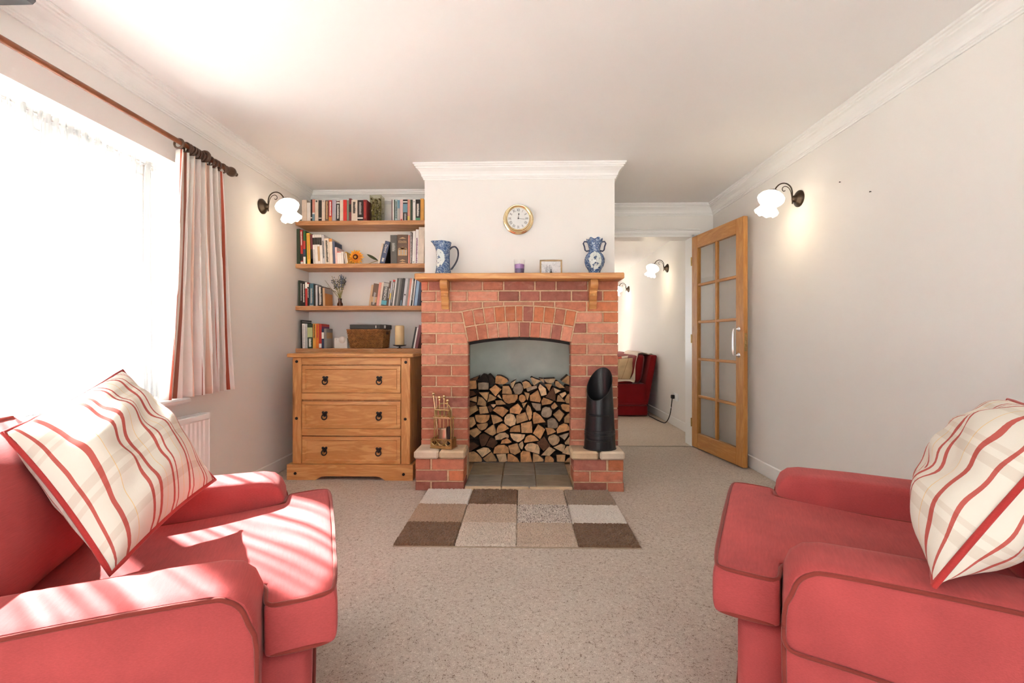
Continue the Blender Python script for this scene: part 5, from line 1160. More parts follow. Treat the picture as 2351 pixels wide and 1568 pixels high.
vx2 = PX(1365, YJ); vh = PZ(1365, 549, YJ) - MT
vz = thing('urn_vase', 'blue and white two-handled vase with frilled neck at the mantel end by the doorway', 'vase', (vx2, YJ, MT))
prof = [(.042, 0), (.044, .008), (.040, .022), (.046, .038), (.062, .062), (.0705, .09), (.070, .115), (.060, .140), (.044, .158), (.039, .170), (.039, .185), (.043, .205), (.049, .225), (.053, vh - .006), (.052, vh), (.048, vh - .004), (.040, .20), (.034, .17), (.0005, .15)]
def vmod(ph, i, r, z):
    k = max(0, (z - .185) / (vh - .185)); return r * (1 + .09 * k * math.cos(6 * ph)), z + .006 * k * math.cos(6 * ph + 1)
MB().lathe(prof, 48, Matrix.Translation((vx2, YJ, MT)), vmod).build('vase_body', willow('blue_willow_vase', (vx2 - .004, YJ - .06, MT + .098), 4.0), vz, smooth=60)
for sgn in (-1, 1):
    hp = [(.037, .172), (.056, .168), (.066, .176), (.070, .20), (.078, .222), (.070, .236), (.048, .232)]
    MB().tube([(vx2 + sgn * a, YJ, MT + z) for a, z in hp], .0052, 8).build('handle', plain('blue_glaze', (.05, .06, .12), rough=.15, var=.4, vscale=60), vz, smooth=50)
gx = PX(1192.5, YJ); gz0 = MT
cg = thing('candle_glass', 'purple candle in a clear glass tumbler near the middle of the mantel', 'candle', (gx, YJ, gz0))
ghh = PZ(1192, 597, YJ) - gz0
MB().lathe([(.033, 0), (.0345, .006), (.037, ghh * .6), (.0395, ghh), (.0375, ghh), (.035, ghh * .6), (.0325, .012), (.0005, .011)], 32, Matrix.Translation((gx, YJ, gz0))).build('tumbler', M_GLASS, cg, smooth=50)
MB().lathe([(.0315, .013), (.0335, .046), (.0005, .046)], 28, Matrix.Translation((gx, YJ, gz0))).build('dark_wax', plain('plum_wax', (.10, .04, .16), rough=.4), cg, smooth=50)
MB().lathe([(.0336, .0465), (.0345, .075), (.030, .078), (.0005, .078)], 28, Matrix.Translation((gx, YJ, gz0))).build('light_wax', plain('lilac_wax', (.36, .17, .46), rough=.4), cg, smooth=50)
MB().tube([(gx, YJ, gz0 + .077), (gx, YJ, gz0 + .088)], .0015, 6).build('wick', M_IRON, cg)
# framed sketch
YFm = 3.20; fx0, fx1 = PX(1239.5, YFm), PX(1291, YFm); fz0, fz1 = MT, PZ(1265, 595.5, YFm); tl = -R(6)
pf = thing('framed_picture', 'small wooden frame holding a monochrome street sketch on the mantel', 'picture frame', ((fx0 + fx1) / 2, YFm, MT))
pw, ph_ = fx1 - fx0, fz1 - fz0; bw = .011
MF_ = plain('light_oak_frame', (.42, .29, .15), rough=.5, var=.15, vscale=30)
T_ = Matrix.Translation((fx0, YFm, fz0 + .0005)) @ Matrix.Rotation(tl, 4, 'X')
for bx in ((0, pw, 0, .012, 0, bw), (0, pw, 0, .012, ph_ - bw, ph_), (0, bw, 0, .012, bw, ph_ - bw), (pw - bw, pw, 0, .012, bw, ph_ - bw)): MB().box(*bx, .002).xform(T_).build('frame_side', MF_, pf)
m, nt, b = new_mat('pencil_sketch'); v = texco(nt, (1, 1, 1)); n1 = noise_tex(nt, v, 70, 4, .7, 2.0); n2 = noise_tex(nt, v, 22, 2, .5)
r = ramp(nt, [(.36, (.10, .10, .12)), (.44, (.50, .50, .52)), (.52, (.72, .71, .72))]); a_ = N(nt, 'ShaderNodeMath', operation='MULTIPLY_ADD'); a_.inputs[1].default_value = .55; link(nt, n1.outputs['Fac'], a_.inputs[0]); h_ = N(nt, 'ShaderNodeMath', operation='MULTIPLY'); h_.inputs[1].default_value = .47; link(nt, n2.outputs['Fac'], h_.inputs[0]); link(nt, h_.outputs[0], a_.inputs[2]); link(nt, a_.outputs[0], r.inputs['Fac']); link(nt, r.outputs['Color'], b.inputs['Base Color']); b.inputs['Roughness'].default_value = .5
MB().box(bw, pw - bw, .004, .009, bw, ph_ - bw).xform(T_).build('sketch', m, pf)
q = MB()
for xx, zz, ww, hh in ((.20, .12, .14, .42), (.40, .12, .08, .60), (.52, .12, .03, .45)): q.box(bw + (pw - 2 * bw) * xx, bw + (pw - 2 * bw) * (xx + ww), .0034, .0042, bw + (ph_ - 2 * bw) * zz, bw + (ph_ - 2 * bw) * (zz + hh))
q.xform(T_).build('sketch_buildings', plain('pencil_wash', (.44, .44, .47), rough=.6, var=.35, vscale=120), pf)
q = MB(); xm = bw + (pw - 2 * bw) * .5; zm = bw + (ph_ - 2 * bw) * .05
q.prism([(xm - .011, zm), (xm + .011, zm), (xm + .003, zm + .018), (xm + .002, zm + .034), (xm - .002, zm + .034), (xm - .003, zm + .018)], lambda u, w, d: (u, d, w), .003, .0042); q.xform(T_).build('sketch_monument', INK['black'], pf)
MB().box(pw * .45, pw * .55, .012, .014, .01, ph_ * .8).xform(T_).build('back_strut', MF_, pf)

# wall clock
ck_x, ck_z = P(1190, 504, YPL)
ck = thing('wall_clock', 'round polished brass wall clock with white Roman dial above the mantel', 'clock', (ck_x, YPL, ck_z - .11))
TC = Matrix.Translation((ck_x, YPL, ck_z)) @ Matrix.Rotation(R(90), 4, 'X')
MB().lathe([(.109, .0005), (.110, .004), (.105, .008), (.099, .010), (.098, .026), (.100, .034), (.098, .044), (.092, .050), (.084, .048), (.0795, .040), (.0785, .030), (.0005, .030)], 56, TC).build('case', M_BRASS, ck, smooth=50)
dl = MB().lathe([(.078, .0305), (.0005, .0306)], 48, TC, caps=False).build('dial', plain('white_dial', (.80, .80, .78), rough=.4), ck)
for k, rn in enumerate(['XII', 'I', 'II', 'III', 'IIII', 'V', 'VI', 'VII', 'VIII', 'IX', 'X', 'XI']):
    a = R(-30 * k); text(rn, .030, INK['black'], dl, TC @ Matrix.Translation((0, 0, .0312)) @ Matrix.Rotation(a, 4, 'Z') @ Matrix.Translation((0, .060, 0)) @ Matrix.Scale(.62, 4, (1, 0, 0)), 'numeral', local=True)
for nm, ang, L, wd in (('hour_hand', R(-8), .040, .0022), ('minute_hand', R(-98), .056, .0018)):
    TT = TC @ Matrix.Rotation(ang, 4, 'Z'); q = MB()
    sh_ = [(-wd / 2, 0), (wd / 2, 0), (wd / 2, L * .6), (wd * 2.2 if nm == 'hour_hand' else wd * .7, L * .72), (0, L), (-wd * 2.2 if nm == 'hour_hand' else -wd * .7, L * .72), (-wd / 2, L * .6)]
    q.prism(sh_, lambda u, w, d: tuple(TT @ Vector((u, w, d))), .033, .0338); q.build(nm, INK['black'], ck)
MB().lathe([(.0045, .032), (.0045, .036), (.001, .0365)], 14, TC).build('hub', INK['black'], ck)
MB().lathe([(.0795, .0425), (.0005, .0427)], 40, TC, caps=False).build('crystal', M_GLASS, ck)

# ================================================================== HEARTH THINGS
# brass companion set, turned a little
YCS = 3.088; kx = PX(1019, YCS); kz = ZC1 + .0005
cs2 = thing('companion_set', 'brass fireside companion set with lattice base on the stone cap', 'fireside tools', (kx, YCS, kz), R(-14))
def loc(mb, nm, mt, sm=None, par=None): return mb.build(nm, mt, par or cs2, local=True, smooth=sm)
bw2, bd2 = .072, .043
loc(MB().box(-bw2 - .008, bw2 + .008, -bd2 - .008, bd2 + .008, 0, .008, .002).box(-bw2 - .003, bw2 + .003, -bd2 - .003, bd2 + .003, .008, .013, .001), 'base_plate', M_OLDBRASS)
tr = MB()
for y in (-bd2, bd2): tr.box(-bw2, bw2, y - .0015, y + .0015, .013, .019).box(-bw2, bw2, y - .0015, y + .0015, .060, .066)
for x in (-bw2, bw2): tr.box(x - .0015, x + .0015, -bd2, bd2, .013, .066)
for y in (-bd2,):
    for x in (-bw2, bw2): tr.box(x - .005, x + .005, y - .003, y + .003, .013, .068)
loc(tr, 'tray_frame', M_OLDBRASS)
lt = MB(); nD = 3
for k in range(nD):
    c = -bw2 + (2 * bw2) * (k + .5) / nD; hw = bw2 / nD; zz = .0395
    lt.tube([(c - hw, -bd2, zz), (c, -bd2, .060), (c + hw, -bd2, zz), (c, -bd2, .019)], .0036, 6, closed=True)
    for s_ in (-1, 1): lt.tube([(c + s_ * hw, -bd2, zz), (c + s_ * hw * .55, -bd2, .060)], .0024, 5); lt.tube([(c + s_ * hw, -bd2, zz), (c + s_ * hw * .55, -bd2, .019)], .0024, 5)
loc(lt, 'lattice', M_OLDBRASS, 60)
for x in (-bw2 + .012, bw2 - .012):
    for y in (-.02, .02): loc(MB().tube([(x, y, .013), (x, y, .205)], .0048, 8), 'post', M_OLDBRASS, 60)
loc(MB().box(-bw2 + .005, bw2 - .005, -.03, -.024, .198, .211, .002).box(-bw2 + .005, bw2 - .005, .024, .03, .198, .211, .002).box(-bw2 + .005, -bw2 + .011, -.03, .03, .200, .209).box(bw2 - .011, bw2 - .005, -.03, .03, .200, .209), 'top_rail', M_BRASS)
cr = MB()
for c in (-.030, .030, 0): cr.tube([(c + .020 * math.cos(t), -.027, .236 + .020 * math.sin(t)) for t in [2 * math.pi * i / 14 for i in range(14)]], .0032, 6, closed=True)
cr.tube([(-.055, -.027, .258), (.055, -.027, .258)], .004, 6); loc(cr, 'gallery', M_OLDBRASS, 60)
for x in (-.055, .055): loc(MB().tube([(x, -.027, .205), (x, -.027, .262)], .0042, 6), 'gallery_post', M_OLDBRASS, 60)
loc(MB().tube(smooth_path([(-.055, 0, .205), (-.05, 0, .262), (-.028, 0, .292), (0, 0, .300), (.028, 0, .292), (.05, 0, .262), (.055, 0, .205)], 5), .0046, 8), 'carry_handle', M_OLDBRASS, 60)
def tool(x, y, x2, top, tip, nm):
    q = MB().tube([(x2, y, tip), (x, y, top - .02)], .0045, 7); q.ball((x, y, top - .018), .008, 10, 6); q.ball((x, y, top), .0125, 14, 8, (1, 1, .9)); return loc(q, nm, M_BRASS, 60)
tool(-.078, .004, -.045, .362, .08, 'poker'); tool(-.030, -.004, -.022, .340, .08, 'tongs'); sh2 = tool(.006, -.010, .004, .348, .10, 'shovel'); tool(.022, .010, .028, .318, .09, 'brush')
bl = MB(); bl.grid(lambda u, v: ((u - .5) * (.046 + .022 * v), -.012 - .012 * (1 - (2 * u - 1) ** 2) * (.4 + v * .6), .135 - v * .112), 10, 8); o = loc(bl, 'shovel_blade', plain('worn_copper', (.45, .31, .20), rough=.3, metal=.9), 60, sh2); m_ = o.modifiers.new('s', 'SOLIDIFY'); m_.thickness = .0012
loc(MB().lathe([(.012, .14), (.016, .12), (.022, .05), (.024, .016)], 12, Matrix.Translation((.03, .012, 0))), 'bristles', plain('dark_bristle', (.05, .03, .02), rough=.9))
# coal hod, oval, cut on the slant
YH = 3.086; hx = PX(1377, YH); hz = ZC1 + .0005
hod = thing('coal_hod', 'black slant-topped coal hod standing on the stone cap by the doorway', 'coal hod', (hx, YH, hz))
HH = PZ(1380, 845, YH + .02) - hz
M_HOD = plain('black_enamel', (.009, .009, .010), rough=.30, var=.2, vscale=10)
hb = MB(); NH = 48
def hrad(z): return .106 + (.078 - .106) * (z / HH)
def cutz(ph): return HH * (.83 + .17 * 0) if False else HH - .105 * (1 - math.cos(ph - R(62)))
rows_h = []
def hpt(ph, t, shrink=0.0):
    zt2 = cutz(ph); z = t * zt2; r_ = hrad(z) - shrink
    return (hx + r_ * math.cos(ph), YH + r_ * .80 * math.sin(ph), hz + z)
levels = [0, .02, .05, .3, .6, .8, .92, 1.0]
for shr, lv in ((0, levels), (.003, list(reversed([.02] + levels[2:])))):
    for t in lv: rows_h.append([hpt(2 * math.pi * k / NH, t, shr) for k in range(NH)])
o_ = 0
for rw in rows_h: hb.v += rw
for a in range(len(rows_h) - 1):
    for k in range(NH): hb.f.append((a * NH + k, a * NH + (k + 1) % NH, (a + 1) * NH + (k + 1) % NH, (a + 1) * NH + k)); hb.m.append(0)
hb.f.append(tuple(reversed(range(NH)))); hb.m.append(0); hb.f.append(tuple((len(rows_h) - 1) * NH + k for k in range(NH))); hb.m.append(0)
hb.build('hod_body', M_HOD, hod, smooth=50)
MB().tube([hpt(2 * math.pi * k / NH, 1.0) for k in range(NH)], .0032, 7, closed=True).build('rolled_rim', M_HOD, hod, smooth=60)
def hband(z, r_): MB().tube([(hx + (hrad(z) + .001) * math.cos(2 * math.pi * k / NH), YH + (hrad(z) + .001) * .80 * math.sin(2 * math.pi * k / NH), hz + z) for k in range(NH)], r_, 7, closed=True).build('band', M_HOD, hod, smooth=60)
for z in (.098, .112, .126): hband(z, .0028)
hband(.004, .004)
for z in (.070, .235):
    r_ = hrad(z); a0, a1 = R(-150), R(-62); pts = []
    for k in range(13):
        a = a0 + (a1 - a0) * k / 12; e = .020 * math.sin(math.pi * k / 12) ** .4; pts.append((hx + (r_ + e) * math.cos(a), YH + (r_ + e) * .80 * math.sin(a), hz + z - .004 * k / 12))
    MB().tube(pts, .0056, 8).build('handle', M_HOD, hod, smooth=60)

# ================================================================== WALL LIGHTS
M_OPAL, nt, b = new_mat('lit_opal_glass')
b.inputs['Base Color'].default_value = (.9, .87, .80, 1); b.inputs['Emission Color'].default_value = (1.0, .84, .62, 1); b.inputs['Emission Strength'].default_value = 2.4; b.inputs['Roughness'].default_value = .25
def wall_light(label, loc_, rotz, power=1.0):
    t = thing('wall_light', label, 'wall light', loc_, rotz, 'matching wall lights')
    RX = Matrix.Rotation(R(90), 4, 'Y')
    MB().lathe([(.0525, .0005), (.0525, .008), (.047, .014), (.040, .016), (.034, .024), (.028, .026), (.022, .032), (.018, .042), (.010, .047), (.0005, .048)], 28, RX).build('backplate', M_BRONZE, t, local=True, smooth=50)
    arc = [(.046, 0, -.034), (.046, 0, .0), (.047, 0, .045), (.056, 0, .075), (.078, 0, .095), (.105, 0, .100), (.130, 0, .091), (.148, 0, .073), (.158, 0, .055)]
    MB().tube(smooth_path(arc, 4), .0042, 8).build('arm', M_BRONZE, t, local=True, smooth=60)
    scr = [(.049, 0, .005), (.056, 0, .045), (.070, 0, .070), (.090, 0, .080), (.106, 0, .073), (.110, 0, .059), (.102, 0, .048), (.091, 0, .053)]
    MB().tube(smooth_path(scr, 4), .0024, 7).build('scroll', M_BRONZE, t, local=True, smooth=60)
    TS = Matrix.Translation((.164, 0, .052)) @ Matrix.Rotation(R(180 - 19), 4, 'Y')
    MB().lathe([(.008, -.006), (.020, -.004), (.030, .002), (.036, .010), (.034, .012), (.0005, .006)], 24, TS).build('gallery_cap', M_BRONZE, t, local=True, smooth=50)
    pr = [(.030, .006), (.046, .014), (.066, .028), (.0785, .046), (.0795, .060), (.070, .078), (.056, .092), (.047, .103), (.047, .112), (.053, .124), (.061, .138), (.068, .152), (.064, .150), (.050, .124), (.040, .104), (.0005, .10)]
    def sm(ph, i, r, z):
        k = [0, 0, 0, .02, .02, .01, 0, 0, .02, .06, .10, .13, .13, .04, 0, 0][i]; return r * (1 + k * .55 * math.cos(9 * ph)), z - .05 * k * math.cos(9 * ph)
    MB().lathe(pr, 72, TS, sm).build('shade', M_OPAL, t, local=True, smooth=60)
    d = bpy.data.lights.new('lamp_glow', 'POINT'); d.energy = power; d.color = (1, .76, .48); d.shadow_soft_size = .06
    o = bpy.data.objects.new('lamp_glow', d); COL.objects.link(o); o.parent = t; o.location = (.222, 0, -.115)
    return t
wall_light('lit wall light with frilled glass shade between the curtain and the alcove shelves', (XL, 3.176, 1.943), 0)
wall_light('lit wall light with frilled glass shade above the open glazed door', (XR, 2.98, 1.912), R(180))
wall_light('lit wall light in the far room, the nearer of two seen through the doorway', (XFAR, 5.60, 1.875), R(180))
wall_light('lit wall light in the far room partly hidden behind the brick chimney', (XFAR, 7.62, 1.845), R(180))

# ================================================================== GLAZED DOOR
DW, DH, DT = .752, 1.945, .038
dr_ = thing('door_1', None, None, (1.583, 4.288, .012), math.atan2(-.741, .12), kind='structure')
tag(dr_, 'open oak door with ten small glass panes and a chrome pull')
def dl_(mb, nm, mt, par=dr_, sm=None): return mb.build(nm, mt, par, local=True, smooth=sm)
SW, TR_, BRL = .094, .118, .135
dl_(MB().box(0, SW, 0, DT, 0, DH, .003), 'stile', M_OAKZ); dl_(MB().box(DW - SW, DW, 0, DT, 0, DH, .003), 'stile', M_OAKZ)
dl_(MB().box(SW, DW - SW, .001, DT - .001, 0, BRL, .002), 'rail', M_OAKX); dl_(MB().box(SW, DW - SW, .001, DT - .001, DH - TR_, DH, .002), 'rail', M_OAKX)
gw, gh2 = DW - 2 * SW, DH - TR_ - BRL; nb_ = .024
dl_(MB().box(DW / 2 - nb_ / 2, DW / 2 + nb_ / 2, .004, DT - .004, BRL, DH - TR_, .005), 'glazing_bar', M_OAKZ)
for k in range(1, 5): zz = BRL + gh2 * k / 5; dl_(MB().box(SW, DW - SW, .005, DT - .005, zz - nb_ / 2, zz + nb_ / 2, .005), 'glazing_bar', M_OAKX)
for k in range(5):
    for c in range(2):
        x0 = SW if c == 0 else DW / 2 + nb_ / 2; x1 = DW / 2 - nb_ / 2 if c == 0 else DW - SW
        z0 = BRL + gh2 * k / 5 + (nb_ / 2 if k else 0); z1 = BRL + gh2 * (k + 1) / 5 - (nb_ / 2 if k < 4 else 0)
        dl_(MB().box(x0, x1, DT / 2 - .002, DT / 2 + .002, z0, z1), 'pane', M_DOORGLASS)
hxp = DW - .055; hz0, hz1 = .868, 1.072
q = MB(); RXm = Matrix.Rotation(R(90), 4, 'X')
for z in (hz0, hz1): q.lathe([(.021, 0), (.021, .004), (.014, .010), (.007, .016), (.006, .045), (.0005, .046)], 20, Matrix.Translation((hxp, 0, z)) @ RXm)
q.tube(smooth_path([(hxp, -.036, hz0 - .004), (hxp, -.046, hz0 + .004), (hxp, -.049, hz0 + .03), (hxp, -.050, (hz0 + hz1) / 2), (hxp, -.049, hz1 - .03), (hxp, -.046, hz1 - .004), (hxp, -.036, hz1 + .004)], 4), [.0055] * 8 + [.0075] * 9 + [.0055] * 8, 10)
dl_(q, 'pull_handle', M_CHROME, sm=50)
dl_(MB().box(DW - .0005, DW + .0012, .008, .030, .90, 1.04, .0006).box(DW, DW + .006, .014, .024, .955, .985, .002), 'latch', M_OLDBRASS)
for z in (.22, 1.0, 1.72): dl_(MB().box(-.004, .001, -.004, .012, z - .04, z + .04, .001).tube([(-.004, -.004, z - .04), (-.004, -.004, z + .04)], .004, 8), 'hinge', M_OLDBRASS)

# ================================================================== CURTAIN, POLE, RADIATOR
XP, ZP = -1.752, 2.012
pole = thing('curtain_pole', 'dark wooden curtain pole with ball finial above the window', 'curtain pole', (XP, 1.5, ZP))
MB().tube([(XP, .05, ZP), (XP, 2.665, ZP)], .0125, 14).build('rod', M_POLEWOOD, pole, smooth=60)
TF = Matrix.Translation((XP, 2.66, ZP)) @ Matrix.Rotation(R(-90), 4, 'X')
MB().lathe([(.017, -.012), (.019, -.004), (.019, .004), (.014, .008), (.022, .020), (.0285, .036), (.0285, .048), (.022, .062), (.012, .072), (.009, .077), (.0115, .083), (.0115, .091), (.006, .097), (.0005, .098)], 24, TF).build('finial', M_RINGWOOD, pole, smooth=40)
for y in (2.475, .12):
    q = MB().tube([(XL, y, ZP - .012), (XP, y, ZP - .012)], .009, 10); q.lathe([(.030, 0), (.030, .008), (.018, .014), (.011, .018)], 20, Matrix.Translation((XL, y, ZP - .012)) @ Matrix.Rotation(R(90), 4, 'Y'))
    q.tube([(XP + .024 * math.cos(t), y, ZP + .024 * math.sin(t)) for t in [2 * math.pi * k / 16 for k in range(16)]], .011, 8, closed=True); q.build('bracket', M_RINGWOOD, pole, smooth=50)
BASE = (.90, .86, .80); RD = (.58, .14, .085); PE = (.80, .58, .45); GY = (.76, .70, .62); BRN = (.40, .16, .11)
M_CURT = stripes('striped_curtain_cotton', BASE, [(.03, .045, RD), (.11, .15, PE), (.16, .168, BRN), (.235, .275, GY), (.33, .365, PE), (.365, .42, RD), (.47, .475, BRN), (.53, .57, GY), (.60, .63, PE), (.66, .70, BRN), (.70, .735, PE), (.80, .81, RD), (.87, .91, GY), (.955, .965, RD)], trans=.14)
cu = thing('curtain', 'cream curtain with rust and beige stripes gathered at the window edge', 'curtain', (XP, 2.48, .70))
NP = 8
def cf(u, v):
    yt = 2.275 + u * .352; yb = 2.185 + u * .545; k = (1 - v)
    y = yt * v + yb * k + .006 * math.sin(u * 50 + 3 * v) * k
    amp = .026 + .012 * k; ph = u * NP * 2 * math.pi + .5 * math.sin(3 * u + 2.5 * k)
    x = XP - .004 + amp * math.sin(ph) + .010 * math.sin(u * 9 + 4 * k) * k
    y += .008 * math.cos(ph) * (1 - .3 * v)
    z = .703 + v * (1.270)
    return (max(XL + .008, x), y, z)
q = MB(); q.grid(cf, 220, 30, uvf=lambda u, v: (u * 1.15 + .02, v)); fab = q.build('fabric', M_CURT, cu, smooth=80, fixn=False); m_ = fab.modifiers.new('s', 'SOLIDIFY'); m_.thickness = .002
for i in range(11):
    y = [2.285, 2.335, 2.352, 2.374, 2.396, 2.418, 2.44, 2.515, 2.545, 2.575, 2.622][i]; tl_ = random.uniform(-.35, .35)
    ring = [(XP + .024 * math.cos(t), y + .024 * math.sin(t) * math.sin(tl_) , ZP - .010 + .024 * math.sin(t)) for t in [2 * math.pi * k / 20 for k in range(20)]]
    o = MB().tube(ring, .0055, 8, closed=True).build('ring', M_RINGWOOD, cu, smooth=60)
    MB().tube([(XP, y, ZP - .036), (XP, y, ZP - .05)], .0018, 6).build('eyelet', M_OLDBRASS, o)
rd = thing('radiator', 'white panel radiator under the window sill behind the sunlit armchair', 'radiator', (-1.79, 1.7, .1))
RY0_, RY1_, RZ0, RZ1 = .75, 2.505, .12, .595
q = MB(); nfl = 52
prf = []
for k in range(nfl):
    y = RY0_ + .03 + (RY1_ - RY0_ - .06) * k / nfl; st = (RY1_ - RY0_ - .06) / nfl
    prf += [(y, 0), (y + st * .25, .006), (y + st * .6, .006), (y + st * .85, 0)]
prf = [(RY0_, 0)] + prf + [(RY1_, 0)]
for (ya, da), (yb, db) in zip(prf, prf[1:]):
    xo = -1.748
    q.add([(xo - da, ya, RZ0 + .03), (xo - db, yb, RZ0 + .03), (xo - db, yb, RZ1 - .035), (xo - da, ya, RZ1 - .035)], [(0, 1, 2, 3)])
q.box(-1.757, -1.744, RY0_, RY1_, RZ1 - .036, RZ1 - .004, .003).box(-1.757, -1.744, RY0_, RY1_, RZ0, RZ0 + .031, .003)
q.build('front_panel', M_TRIM, rd, smooth=30, fixn=False)
MB().box(-1.772, -1.757, RY0_, RY1_, RZ0 + .02, RZ1 - .02).build('core_panel', M_TRIM, rd)
MB().box(-1.812, -1.744, RY1_ - .004, RY1_, RZ0, RZ1, .001).build('side_panel', M_TRIM, rd)
MB().box(-1.812, -1.744, RY0_, RY0_ + .004, RZ0, RZ1, .001).build('side_panel', M_TRIM, rd)
q = MB()
for k in range(80): y = RY0_ + .01 + (RY1_ - RY0_ - .02) * k / 80; q.box(-1.81, -1.758, y, y + .010, RZ1 - .006, RZ1 - .003)
q.box(-1.812, -1.806, RY0_, RY1_, RZ1 - .012, RZ1 - .003).box(-1.766, -1.757, RY0_, RY1_, RZ1 - .012, RZ1 - .003); q.build('top_grille', M_TRIM, rd)
for y in (RY0_ + .1, RY1_ - .1): MB().tube([(-1.79, y, 0.0), (-1.79, y, RZ0 + .02)], .0075, 8).build('pipe', M_TRIM, rd, smooth=60)
for y in (1.0, 2.2): MB().box(XL, -1.772, y - .02, y + .02, .2, .5, .002).build('wall_bracket', M_TRIM, rd)

# ================================================================== THE FAR ROOM
so = thing('sofa', 'crimson sofa end seen through the doorway with a cream throw', 'sofa', (1.3, 6.8, 0))
SY0, SY1 = 5.955, 7.6
MB().box(.80, 1.632, SY0, SY1, .012, .145, .012).build('skirt', M_DEEPRED, so, smooth=40)
MB().box(.80, 1.628, SY0 + .006, SY1, .145, .425, .015).build('base', M_DEEPRED, so, smooth=40)
q = MB(); q.prism([(.80, .185), (1.585, .172), (1.60, .20), (1.60, .415), (1.585, .428), (.80, .428)], lambda u, w, d: (u, d, w), SY0 - .010, SY0 + .006, .004); q.build('side_flap', M_DEEPRED, so)
q = MB(); q.prism([(1.615, .16), (1.632, .145), (1.752, .785), (1.742, .80), (1.69, .80), (1.672, .78), (1.60, .43)], lambda u, w, d: (u, d, w), SY0 + .004, SY1, .012, back_inset=.01); q.build('back_frame', M_DEEPRED, so, smooth=40)
bc2 = soft_slab('back_cushion', M_DEEPRED, so, -.09, .075, 0, 1.5, .43, .815, -.065, .012); bc2.location = bc2.location
bc2.parent = so; bc2.matrix_basis = Matrix.Translation(Vector((1.515, SY0 + .02, 0)) - ORIGIN[so.name])
MB().box(.80, 1.45, SY0 + .03, SY1, .425, .46, .015).build('seat_cushion', M_DEEPRED, so, smooth=40)
M_THROW = fabric('cream_throw', (.66, .57, .47), var=.1)
th_ = thing('throw', 'cream throw tucked over the seat and back of the crimson sofa', 'throw', (1.3, 6.2, .43))
def thf(u, v):
    # from the seat edge up over the back cushion
    path = [(1.10, .440), (1.25, .462), (1.40, .468), (1.452, .475), (1.475, .56), (1.50, .70), (1.53, .815), (1.58, .835), (1.63, .815), (1.665, .79), (1.70, .812), (1.745, .80), (1.752, .775)]
    i = u * (len(path) - 1); k = min(int(i), len(path) - 2); f_ = i - k; x = path[k][0] + (path[k + 1][0] - path[k][0]) * f_; z = path[k][1] + (path[k + 1][1] - path[k][1]) * f_
    y = SY0 - .012 + v * .9 + (.10 * max(0, min(1, (u - .28) / .1)) * (1 - v)); dz = .010 * math.sin(19 * u + 3 * v) * (1 - v) ** 3
    if v < .02 and u < .3: z -= .02 + .008 * math.sin(30 * u)
    return (x, y, z + .012 + dz)
q = MB(); q.grid(thf, 60, 24); o = q.build('cloth', M_THROW, th_, smooth=80, fixn=False); m_ = o.modifiers.new('s', 'SOLIDIFY'); m_.thickness = .006
M_BSTR = stripes('beige_striped_cotton', (.62, .45, .27), [(.2, .215, (.40, .25, .14)), (.45, .465, (.40, .25, .14)), (.7, .715, (.40, .25, .14))])
M_RSTR = stripes('red_striped_cotton', (.72, .62, .52), [(.1, .3, (.60, .12, .09)), (.5, .6, (.60, .12, .09)), (.8, .95, (.60, .12, .09))])
def pc(px, py, y): X, Z = P(px, py, y); return (X, y, Z)
cushion('beige striped cushion propped on the far sofa', pc(1380, 826, 6.12), pc(1468, 819, 6.22), pc(1446, 872, 6.06), pc(1375, 872, 6.0), .055, M_BSTR, 'cushions on the far sofa', pipe=plain('brown_cord', (.10, .05, .03), rough=.8), seed=8, pipe_r=.004)
cushion('red and cream striped cushion behind the beige one on the far sofa', pc(1370, 825, 6.45), pc(1464, 812, 6.50), pc(1462, 866, 6.40), pc(1370, 868, 6.35), .05, M_RSTR, 'cushions on the far sofa', pipe=plain('brown_cord', (.10, .05, .03)), seed=9, pipe_r=.004)
sk = thing('wall_socket', 'white double wall socket with a black plug in the far room', 'socket', (XFAR, 5.267, .30))
MB().box(XFAR - .009, XFAR, 5.215, 5.36, .297, .385, .003).build('faceplate', M_PVC, sk)
for y in (5.25, 5.325): MB().box(XFAR - .0105, XFAR - .008, y - .006, y + .006, .365, .376, .001).build('switch', M_TRIM, sk)
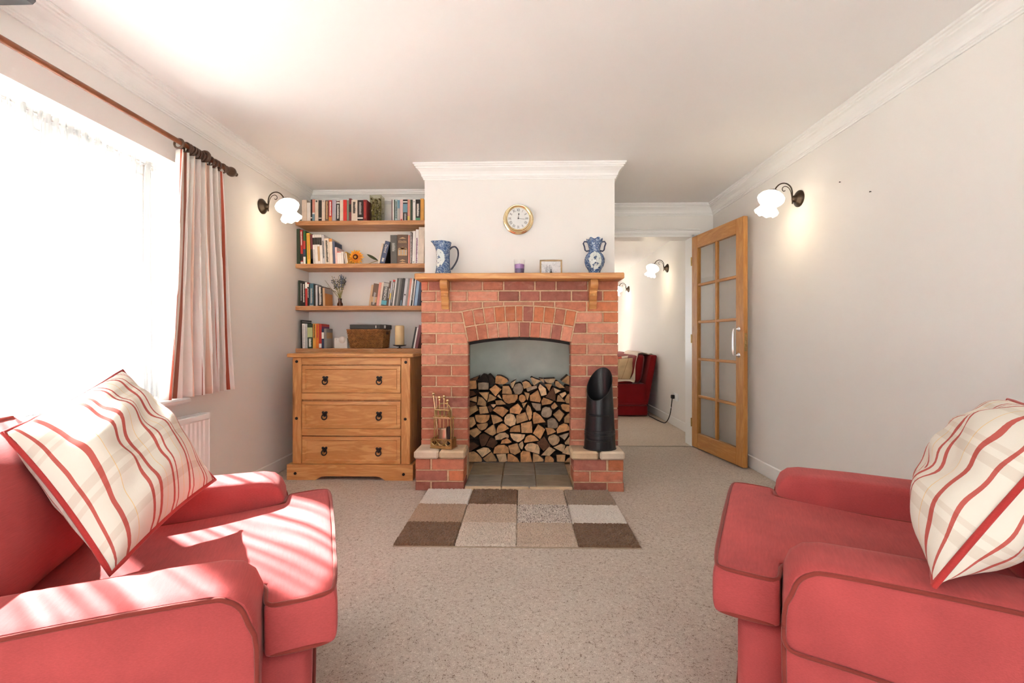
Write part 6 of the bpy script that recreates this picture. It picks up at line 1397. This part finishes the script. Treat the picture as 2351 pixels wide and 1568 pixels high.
cb = thing('power_cable', 'black plug and cable trailing from the far socket behind the sofa', 'cable', (XFAR - .05, 5.4, 0))
M_CABLE = plain('black_rubber', (.012, .012, .012), rough=.5)
MB().box(XFAR - .048, XFAR - .0095, 5.305, 5.345, .318, .362, .006).build('plug', M_CABLE, cb, smooth=40)
MB().tube(smooth_path([(XFAR - .035, 5.325, .318), (XFAR - .04, 5.335, .24), (XFAR - .05, 5.37, .11), (XFAR - .07, 5.47, .012), (XFAR - .10, 5.66, .007), (XFAR - .11, 5.86, .008), (XFAR - .115, 6.0, .007), (XFAR - .06, 6.3, .007)], 5), .0055, 8).build('flex', M_CABLE, cb, smooth=60)
MB().box(XFAR - .052, XFAR - .036, 5.336, 5.35, .205, .225, .002).build('cable_tag', M_PVC, cb)

# ================================================================== SMALL FITTINGS
wf = thing('wall_fitting', 'dark grey flat-edged bracket fitting high on the window wall under the ceiling', 'fitting', (-1.72, 1.45, 2.10))
MGR = plain('dark_grey_metal', (.10, .105, .11), rough=.5)
fxe, fze = P(84, 0, 1.50)
_, fzb = P(70, 11.5, 1.50)
MB().prism([(XL, fzb), (PX(77, 1.5), fzb), (fxe, fzb + .010), (fxe, fzb + .05), (XL, fzb + .05)], fxz, 1.50, 1.36, .002).build('arm_plate', MGR, wf)
MB().box(XL, XL + .012, 1.33, 1.53, fzb - .03, fzb + .08, .002).build('wall_plate', MGR, wf)
for px_, py_ in ((1930, 418), (2000, 440)):
    t = (px_ - W_PX / 2) / F_PX; Y = XR * (CT + t * ST) / (t * CT - ST); d = Y * CT - XR * ST; z = 1 + (HORIZON - py_) * d / F_PX
    o = MB().lathe([(.0022, 0), (.0022, .006), (.004, .007), (.0005, .008)], 8, Matrix.Translation((XR, Y, z)) @ Matrix.Rotation(R(-90), 4, 'Y')).build('picture_nail', M_IRON)
    tag(o, 'tiny %s nail left in the plain wall %s' % (('upper', 'nearer the wall light') if px_ < 1950 else ('lower', 'farther from the wall light')), 'nail', 'old picture nails')
